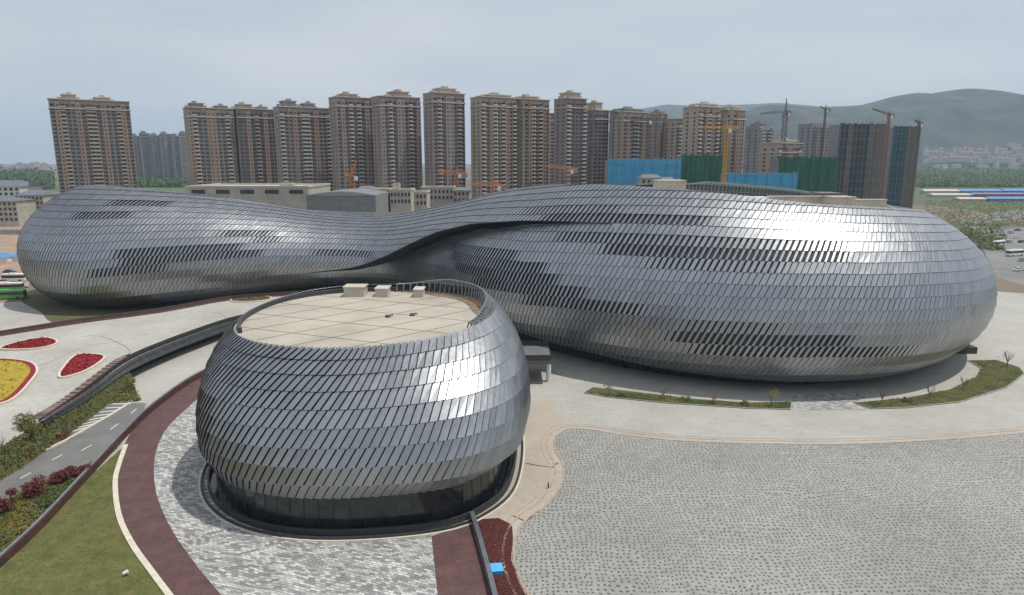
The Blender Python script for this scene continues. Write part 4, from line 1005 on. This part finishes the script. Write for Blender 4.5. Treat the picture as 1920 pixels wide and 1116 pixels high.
crane('yellow tower crane in front of the bright beige tower', 1364, 222, 430, 1308, 241, 240, CYL, counter=8)
crane('dark tower crane with the tallest apex, jib pointing left', 1475, 184, 520, 1428, 211, 214, CD, counter=4, mw=2.6)
crane('thin grey crane on the bluish unfinished tower', 1549, 195, 700, 1538, 206, 200, CD, counter=5, mw=1.4)
crane('thin reddish crane on top of the left dark netted tower', 1668, 207, 540, 1636, 216, 205, mat('crane_red', (.28, .10, .07), rough=.7), counter=4)
crane('thin brown crane at the right edge of the netted towers', 1725, 222, 545, 1716, 232, 226, CD, counter=3, mw=1.4)
crane('low orange crane lying jib behind the crest of the hall', 930, 340, 380, 875, 349, 347, CY, counter=5)

# mid-distance buildings seen over the hall
def house(label, u0, u1, vt, D, dep, m, name='building', cat='building', rows=2, cols=6, roofm=None, roofh=0, rot=0, group=None, vroof=None, z0=0):
    zt = ZD(vt, D); x0 = XD(u0, D, zt); x1 = XD(u1, D, zt); xm = (x0+x1)/2; W = x1-x0; t = thing(name, label, cat, (xm, D, z0), rot, group)
    H = zt-z0
    mb = MB(); mb.box(-W/2, W/2, 0, dep, 0, H); mb.build('wall', m, t)
    fh = 3.6; nf = max(1, min(rows, int(H/fh)))
    for r in range(nf):
        for c in range(cols):
            x = -W/2+W*(c+.5)/cols; ww = W/cols*.28; z = H-fh*(r+1)+.6
            mb = MB(); mb.box(x-ww, x+ww, -.12, 0, z, z+2.0); f = mb.build('window', TM['dark'], t)
            mb = MB(); mb.box(x-ww-.15, x+ww+.15, -.3, 0, z-.3, z-.02); mb.build('sill', TM['light'], f)
    if roofh: mb = MB(); mb.hip(-W/2-.8, W/2+.8, -.8, dep+.8, H, H+roofh); mb.build('roof', roofm or TM['slate'], t)
    else: mb = MB(); mb.box(-W/2-.3, W/2+.3, -.3, .3, H, H+.9); mb.box(-W/2-.3, W/2+.3, dep-.3, dep+.3, H, H+.9); mb.box(-W/2-.3, -W/2+.3, .3, dep-.3, H, H+.9); mb.box(W/2-.3, W/2+.3, .3, dep-.3, H, H+.9); mb.build('parapet', TM['light'], t)
    return t
t = house('large beige block with a flat parapet roof and few small windows behind the waist', 348, 578, 352, 330, 40, M['beige'], rows=1, cols=5)
mb = MB(); x0 = XD(520, 330, 30)-t.location.x; mb.box(x0, x0+6, 4, 9, ZD(352, 330), ZD(344, 330)); mb.build('roof_housing', M['beige'], t)
t = thing('glass_shed', 'low grey glazed shed with a slanted roof right of the large beige block', 'building', (XD(640, 300, 25), 300, 0))
mb = MB(); hz = ZD(366, 300); mb.box(-15, 15, 0, 30, 0, hz); mb.build('wall', mat('shed_glazing', (.20, .22, .20), (.27, .28, .26), .5, rough=.5), t)
mb = MB()
for k in range(21): mb.box(-15+k*1.5, -14.85+k*1.5, -.2, 0, 0, hz)
for k in range(4): mb.box(-15, 15, -.32, -.2, hz-1.5-k*1.8, hz-1.35-k*1.8)
mb.build('frame', M['steel'], t)
mb = MB(); n_ = 12
for k in range(n_):
    a = -15+30*k/n_; b = -15+30*(k+1)/n_; h0 = 1.6*math.sin(math.pi*k/n_); h1 = 1.6*math.sin(math.pi*(k+1)/n_)
    mb.quad((a, -.6, hz+h0), (b, -.6, hz+h1), (b, 31, hz+h1), (a, 31, hz+h0)); mb.quad((a, -.6, hz-.3), (b, -.6, hz-.3), (b, -.6, hz+h1), (a, -.6, hz+h0))
mb.build('roof', M['steel'], t)
mids = [('small classical building with a pediment behind the glazed shed', 668, 698, 357, 380, 2.2, 3), ('pale arcaded building behind the waist, left of its twin', 700, 727, 357, 372, 0, 4), ('pale arcaded building behind the waist with a square tower', 731, 770, 358, 372, 0, 6),
        ('long low pale building behind the waist', 772, 800, 362, 385, 0, 4), ('flat pale building below the tallest tower', 790, 850, 353, 420, 0, 8), ('low pale building with a red wall below the pinkish towers', 850, 880, 357, 400, 1.5, 4)]
for k, (l, a, b, v, D, rh, nc) in enumerate(mids):
    t = house(l, a, b, v, D, 16, M['beige'] if k != 5 else TM['brown'], rows=2, cols=nc, roofh=rh)
    if k == 2: mb = MB(); z = t.location; H = ZD(358, 372); mb.box(-4.5, -1, 3, 7, H, H+4); mb.build('roof_tower', M['beige'], t)
house('small beige and grey site building in front of the blue netted block', 1203, 1240, 334, 420, 12, M['beige'], rows=1, cols=4, roofh=2.2)
house('second small site building in front of the blue netted block', 1242, 1264, 338, 415, 10, M['beige'], rows=1, cols=3, roofh=1.8)
# left edge apartment block with grey roofs
house('cream apartment block with white upper floor and grey roof at the left edge', -60, 36, 350, 540, 26, M['white'], rows=7, cols=9, roofh=4.5)
house('cream apartment block with dark window bands beside the left wing', 28, 80, 366, 500, 24, M['beige'], rows=6, cols=7, roofh=3.2)
house('low cream block stepping down at the left edge', -60, 30, 377, 480, 20, M['beige'], rows=5, cols=10, roofh=2)

# woods and fields far off
def wood(name, label, u0, u1, v0, v1, n, size, z=0, seed=0, mats=('far', 'green')):
    rng = random.Random(seed); mb = MB()
    for _ in range(n):
        u = rng.uniform(u0, u1); f = rng.random(); v = v0+(v1-v0)*f**.7
        p = P(u, v, 0); sc = size*(p.y/700)
        h = sc*rng.uniform(1.2, 3.0)
        for k in range(5):
            q = p+Vector((rng.gauss(0, 1)*sc, rng.gauss(0, 1)*sc, rng.uniform(.2, 1)*h)); a = Vector((rng.gauss(0, 1), rng.gauss(0, .6), rng.gauss(0, .6))).normalized()*sc*rng.uniform(.4, .9); b = a.orthogonal().normalized()*sc*.7
            mb.quad(q-a, q-b, q+a, q+b, 0 if rng.random() < .7 else 1)
    o = mb.build(name, [LEAF[m] for m in mats]); tag(o, label, 'trees', kind='stuff')
wood('far_woodland', 'green belt of trees far off at the left behind the apartment blocks', -80, 96, 322, 356, 2600, 2.0, seed=1)
wood('far_woodland', 'green belt of trees in the gap below the hazy towers', 236, 352, 326, 352, 1800, 2.0, seed=2)
wood('far_woodland', 'green wood between the netted towers and the right edge', 1722, 2000, 322, 352, 3600, 2.0, seed=3)
wood('far_scrub', 'brown and green scrub on the open land beyond the hall at the right', 1735, 1960, 376, 425, 1100, .9, seed=4, mats=('olive', 'far'))
wood('near_scrub', 'dark green hedge trees beside the car park at the right', 1800, 1880, 420, 470, 260, 2.0, seed=6, mats=('far', 'olive'))
g = MB(); g.sheet([(-1600, 640), (-200, 640), (-160, 1050), (-1800, 1700)], .02); g.sheet([(420, 610), (1800, 560), (3200, 1600), (600, 1500)], .02); struct('field', g, mat('green_field', (.05, .085, .03), (.10, .12, .045), .02, rough=.95))

# mountain range with real depth
def hills(name, prof, D, depth, m, seed, zf=1.0):
    rng = np.random.RandomState(seed); us = [p[0] for p in prof]; nx, ny = 220, 40; V = []
    ph = rng.uniform(0, 6.28, (12, 3)); 
    for j in range(ny):
        f = j/(ny-1)
        for i in range(nx):
            u = us[0]+(us[-1]-us[0])*i/(nx-1); vt = np.interp(u, us, [p[1] for p in prof])
            y = D - depth + 2*depth*f; x = (u-960)/FPX*D*CT
            e = math.cos((f-.5)*math.pi)**1.15
            H = max(0, ZD(vt, D)); nse = 0
            for k in range(12):
                fr = .0016*1.5**k; nse += math.sin(x*fr*math.cos(ph[k, 0])+y*fr*math.sin(ph[k, 0])+ph[k, 1])/1.5**k*1.1
            z = H*e*(1+.0*nse)+nse*50*(e*(1-e)*3+.02)*zf
            V.append((x, y, z-6))
    F = [(j*nx+i, j*nx+i+1, (j+1)*nx+i+1, (j+1)*nx+i) for j in range(ny-1) for i in range(nx-1)]
    me = bpy.data.meshes.new(name); me.from_pydata(V, [], F); GR = np.array(V).reshape(ny, nx, 3)
    me.materials.append(m); me.polygons.foreach_set('use_smooth', [True]*len(F)); o = bpy.data.objects.new(name, me); COL.objects.link(o); o['kind'] = 'structure'
    return GR
HM = mat('wooded_hillside', (.006, .016, .012), (.055, .06, .04), .0075, rough=.95, detail=10)
MH = hills('mountain', [(1330, 300), (1380, 215), (1420, 196), (1500, 201), (1560, 199), (1605, 195), (1640, 186), (1668, 178), (1688, 174), (1718, 177), (1745, 171), (1772, 167), (1802, 171), (1830, 180), (1860, 188), (1920, 205), (2000, 215), (2150, 240), (2300, 290)], 4200, 1500, HM, 1)
hills('hills', [(1050, 300), (1150, 240), (1200, 203), (1240, 196), (1290, 198), (1380, 196), (1440, 193), (1520, 200), (1600, 198), (1700, 200), (1900, 230), (2000, 270)], 7000, 1600, HM, 2)
# small town at the mountain's foot: two simple house kinds, each copied
hw = mat('town_wall', (.52, .49, .45), (.42, .40, .37), .05, rough=.9); hr = mat('town_roof', (.22, .12, .10), (.16, .15, .16), .02, rough=.9)
def town_house(w_, d_, h_, lb):
    t = thing('town_house', lb, 'house', (0, 0, 0), 0, 'houses of the town below the mountain')
    mb = MB(); mb.box(-w_/2, w_/2, -d_/2, d_/2, 0, h_); mb.build('wall', hw, t)
    mb = MB(); mb.hip(-w_/2-.8, w_/2+.8, -d_/2-.8, d_/2+.8, h_, h_*1.35); mb.build('roof', hr, t)
    return t
protos = [town_house(34, 16, 15, 'tiny pale long house in the hazy town at the foot of the mountain'), town_house(18, 14, 22, 'tiny pale upright house in the hazy town below the mountain')]
def copy_tree(o, parent=None):
    c = o.copy(); COL.objects.link(c); c.parent = parent
    for ch in list(o.children): copy_tree(ch, c)
    return c
rng = random.Random(5); first = [True, True]
for k in range(150):
    i = rng.randrange(2); r = protos[i] if first[i] else copy_tree(protos[i]); first[i] = False
    u = rng.uniform(1735, 1925); v = rng.gauss(303, 8); D = 1500; z = 0
    while D < 3600:
        D += 25; z = 0; x = XD(u, D, 20)
        i_ = int(np.interp(u, [1330, 2300], [0, 219])); j_ = int(round((D-2700)/3000*39))
        if j_ >= 0: z = max(0, float(MH[min(j_, 39), i_, 2]))
        if z >= ZD(v, D): break
    r.location = (XD(u, D, z), D, z-2); r.scale = (1, 1, .8); r.rotation_euler = (0, 0, rng.uniform(-.5, .5))
cb = town_house(26, 16, 30, 'tiny hazy block on the far horizon at the left'); cb['group'] = 'far city blocks on the left horizon'
for k in range(46):
    r = cb if k == 0 else copy_tree(cb)
    u = rng.uniform(-40, 92); D = rng.uniform(2300, 4200); r.location = (XD(u, D, 0), D, 0); r.scale = (1, 1, rng.uniform(.4, 1.0)*D/3200)
# market sheds with blue roofs at the right
br_ = mat('blue_sheet_roof', (.06, .20, .42), (.09, .26, .48), .1, rough=.6); rs = mat('red_sheet', (.48, .05, .08), rough=.6)
shb = mat('shed_blue', (.10, .17, .30), (.30, .32, .34), .3, rough=.8)
for k, (a, b, D, hgt, l) in enumerate([(1735, 1800, 960, 6, 'farthest market shed, pale roofed, next to the netted towers'), (1802, 1880, 960, 6, 'blue-roofed shed in the farthest market row'), (1884, 2010, 960, 6.5, 'blue-roofed shed of the farthest row, cut by the right edge'),
        (1750, 1822, 860, 5, 'pale-roofed shed at the left end of the middle market row'), (1826, 1925, 860, 5.5, 'blue shed with a long red stripe in the middle market row'), (1928, 2030, 860, 5.5, 'red-striped shed at the right end of the middle market row'),
        (1800, 1850, 775, 4.5, 'short pale shed in the nearest market row'), (1856, 1960, 775, 5, 'long blue shed in the nearest market row at the right edge')]):
    x0 = XD(a, D, hgt); x1 = XD(b, D, hgt); t = thing('market_shed', l, 'shed', ((x0+x1)/2, D, 0), 0, 'market sheds at the right'); W = x1-x0; pale = 'pale' in l
    mb = MB(); mb.box(-W/2, W/2, 0, 14, 0, hgt*.7); mb.build('wall', hw if pale else shb, t)
    mb = MB(); mb.hip(-W/2-1, W/2+1, -1, 15, hgt*.7, hgt*1.1, .05); mb.build('roof', TM['light'] if pale else br_, t)
    if k in (4, 5): mb = MB(); mb.box(-W/2, W/2, -1.6, -1.1, hgt*.45, hgt*.9); mb.build('stripe_fascia', rs, t)
# car park and road at the right
g = MB(); g.sheet([(p.x, p.y) for p in pix([(1850, 430), (1960, 425), (2050, 560), (1920, 535), (1868, 520), (1845, 470)])], .035); struct('car_park', g, M['asphalt_far'])
g = MB(); g.sheet([(p.x, p.y) for p in pix([(1790, 418), (1850, 400), (2000, 380), (2000, 402), (1870, 416), (1825, 432)])], .03); struct('far_road', g, M['asphalt_far'])
def car(label, loc, rz, m, group, L=4.6):
    t = thing('parked_car', label, 'car', loc, rz, group); mb = MB()
    prof = [(-L/2, .35), (-L/2, .85), (-L*.36, .95), (L*.24, .98), (L/2-.05, .78), (L/2, .35)]; n = len(prof); k = 0
    for s_, wv in ((-1, .86), (1, .86)): mb.v += [(x, s_*wv, z) for x, z in prof]
    mb.face(tuple(range(n))); mb.face(tuple(reversed(range(n, 2*n))))
    for i in range(n): j = (i+1) % n; mb.face((j, i, n+i, n+j))
    mb.build('body', m, t)
    mb = MB(); lo = [(-L*.38, .94), (L*.2, .97)]; hi = [(-L*.27, 1.45), (L*.06, 1.47)]
    a = [(lo[0][0], -.8, lo[0][1]), (lo[1][0], -.8, lo[1][1]), (lo[1][0], .8, lo[1][1]), (lo[0][0], .8, lo[0][1])]; b = [(hi[0][0], -.62, hi[0][1]), (hi[1][0], -.62, hi[1][1]), (hi[1][0], .62, hi[1][1]), (hi[0][0], .62, hi[0][1])]
    for i in range(4): j = (i+1) % 4; mb.quad(a[i], a[j], b[j], b[i])
    mb.build('window', M['glass_dark'], t)
    mb = MB(); mb.box(hi[0][0], hi[1][0], -.63, .63, 1.45, 1.5); mb.build('roof', m, t)
    for x in (-L*.31, L*.31):
        for y in (-.88, .88): mb = MB(); mb.tube((x, y-.09, .33), (x, y+.09, .33), .33, n=12); mb.build('wheel', M['frame_dark'], t)
    return t
cp = {'white': mat('car_white', (.75, .75, .75), rough=.3), 'silver': mat('car_silver', (.42, .43, .45), rough=.3, metal=.4), 'dark': mat('car_dark', (.03, .035, .05), rough=.3), 'blue': mat('car_blue', (.05, .10, .22), rough=.3), 'red': mat('car_red', (.35, .03, .03), rough=.3)}
cs_ = [(1890, 455, 'silver', 'silver car just behind the coach in the car park'), (1905, 447, 'white', 'white car in the second row of the car park'), (1915, 455, 'dark', 'dark car at the right edge of the car park'),
       (1880, 443, 'dark', 'dark car in the back row of the car park'), (1895, 438, 'silver', 'silver car in the back row of the car park'), (1908, 433, 'blue', 'blue car in the back row of the car park'), (1910, 508, 'white', 'white car closest to the camera at the right edge'), (1918, 490, 'silver', 'silver car cut by the right edge')]
for k, (u, v, c, l) in enumerate(cs_): car(l, tuple(P(u, v, .035)), rad(25+rng.uniform(-6, 6)), cp[c], 'cars in the right-hand car park', 5.2)

# left edge: building site, blue sheds, bus and truck
g = MB(); g.sheet([(p.x, p.y) for p in pix([(-200, 425), (60, 425), (60, 520), (45, 560), (-200, 600)])], .034); struct('dirt_lot', g, mat('bare_earth', (.26, .16, .10), (.34, .26, .19), .12, rough=.95))
for k, (a, b, v, l) in enumerate([(-30, 14, 478, 'blue tent-roofed shed at the left edge, nearer the frame'), (22, 44, 476, 'blue-roofed shed touching the left wing')]):
    p0 = P(a, v+14); p1 = P(b, v+14); t = thing('site_shed', l, 'shed', ((p0.x+p1.x)/2, p0.y, 0), 0, 'blue sheds at the left'); W = p1.x-p0.x
    mb = MB(); mb.box(-W/2, W/2, 0, 7, 0, 2.2); mb.build('wall', M['white'], t); mb = MB(); mb.hip(-W/2-.3, W/2+.3, -.3, 7.3, 2.2, 4.0); mb.build('roof', br_, t)
p = P(10, 440); t = thing('site_fence', 'grey-blue sheet fence along the street at the left edge', 'fence', (p.x, p.y, 0))
mb = MB(); mb.box(-60, 40, 0, .15, 0.1, 3.0); mb.build('panel', mat('fence_sheet', (.30, .35, .40), (.22, .26, .31), .3, rough=.6), t)
mb = MB()
for k in range(26): mb.box(-60+k*4, -59.8+k*4, -.2, 0, 0, 3.1)
mb.build('posts', M['steel'], t)['kind'] = 'stuff'
GB = mat('bus_green', (.07, .28, .07), (.10, .34, .09), .5, rough=.35)
def bus(label, u, v, rz, L, m, m2, name='bus', cat='bus'):
    p = P(u, v); t = thing(name, label, cat, (p.x, p.y, .04), rz); mb = MB(); mb.box(-L/2, L/2, -1.25, 1.25, .35, 1.5); mb.build('body', m, t)
    mb = MB(); mb.box(-L/2+.1, L/2-.1, -1.22, 1.22, 1.5, 2.5); mb.build('window_band', M['glass_dark'], t)
    mb = MB(); mb.box(-L/2, L/2, -1.25, 1.25, 2.5, 3.0); mb.box(-L*.2, L*.1, -.8, .8, 3.0, 3.25); mb.build('roof', m2, t)
    for x in (-L*.32, L*.32):
        for y in (-1.2, 1.2): mb = MB(); mb.tube((x, y-.12, .48), (x, y+.12, .48), .48, n=14); mb.build('wheel', M['frame_dark'], t)
bus('white coach parked along the hall side of the right-hand car park', 1872, 462, rad(35), 11, M['white'], M['white'], 'coach', 'bus')
bus('white coach standing alone nearer the camera in the right-hand car park', 1902, 480, rad(20), 10, M['white'], M['white'], 'coach', 'bus')
bus('green city bus at the left edge below the left wing', 14, 561, rad(12), 11, GB, GB)
bus('green and white bus behind the green one at the left edge', 12, 546, rad(8), 11, GB, M['white'])
bus('white delivery van standing beside the left wing at the left edge', 28, 528, rad(5), 8, M['white'], M['white'], 'delivery_van', 'van')
for k, (u, v, c, l) in enumerate([(4, 532, 'red', 'red car at the left edge beside the white van'), (40, 540, 'silver', 'silver car beside the tail of the left wing'), (18, 512, 'blue', 'blue car on the dirt lot at the left edge')]): car(l, tuple(P(u, v, .04)), rad(10), cp[c], 'cars at the left edge')

# ------------------------------------------------------------------ air
hz_ = MB(); hz_.box(-11500, 11500, -2500, 12000, -14, 620); hm = bpy.data.materials.new('haze'); hm.use_nodes = True; t = hm.node_tree; t.nodes.clear()
o_ = t.nodes.new('ShaderNodeOutputMaterial'); pv = t.nodes.new('ShaderNodeVolumePrincipled'); pv.inputs['Color'].default_value = (.62, .79, 1.0, 1); pv.inputs['Density'].default_value = 0.00009; pv.inputs['Anisotropy'].default_value = 0.2
t.links.new(pv.outputs[0], o_.inputs['Volume'])
o = hz_.build('haze', hm); tag(o, 'pale blue haze in the air', 'haze', kind='stuff')
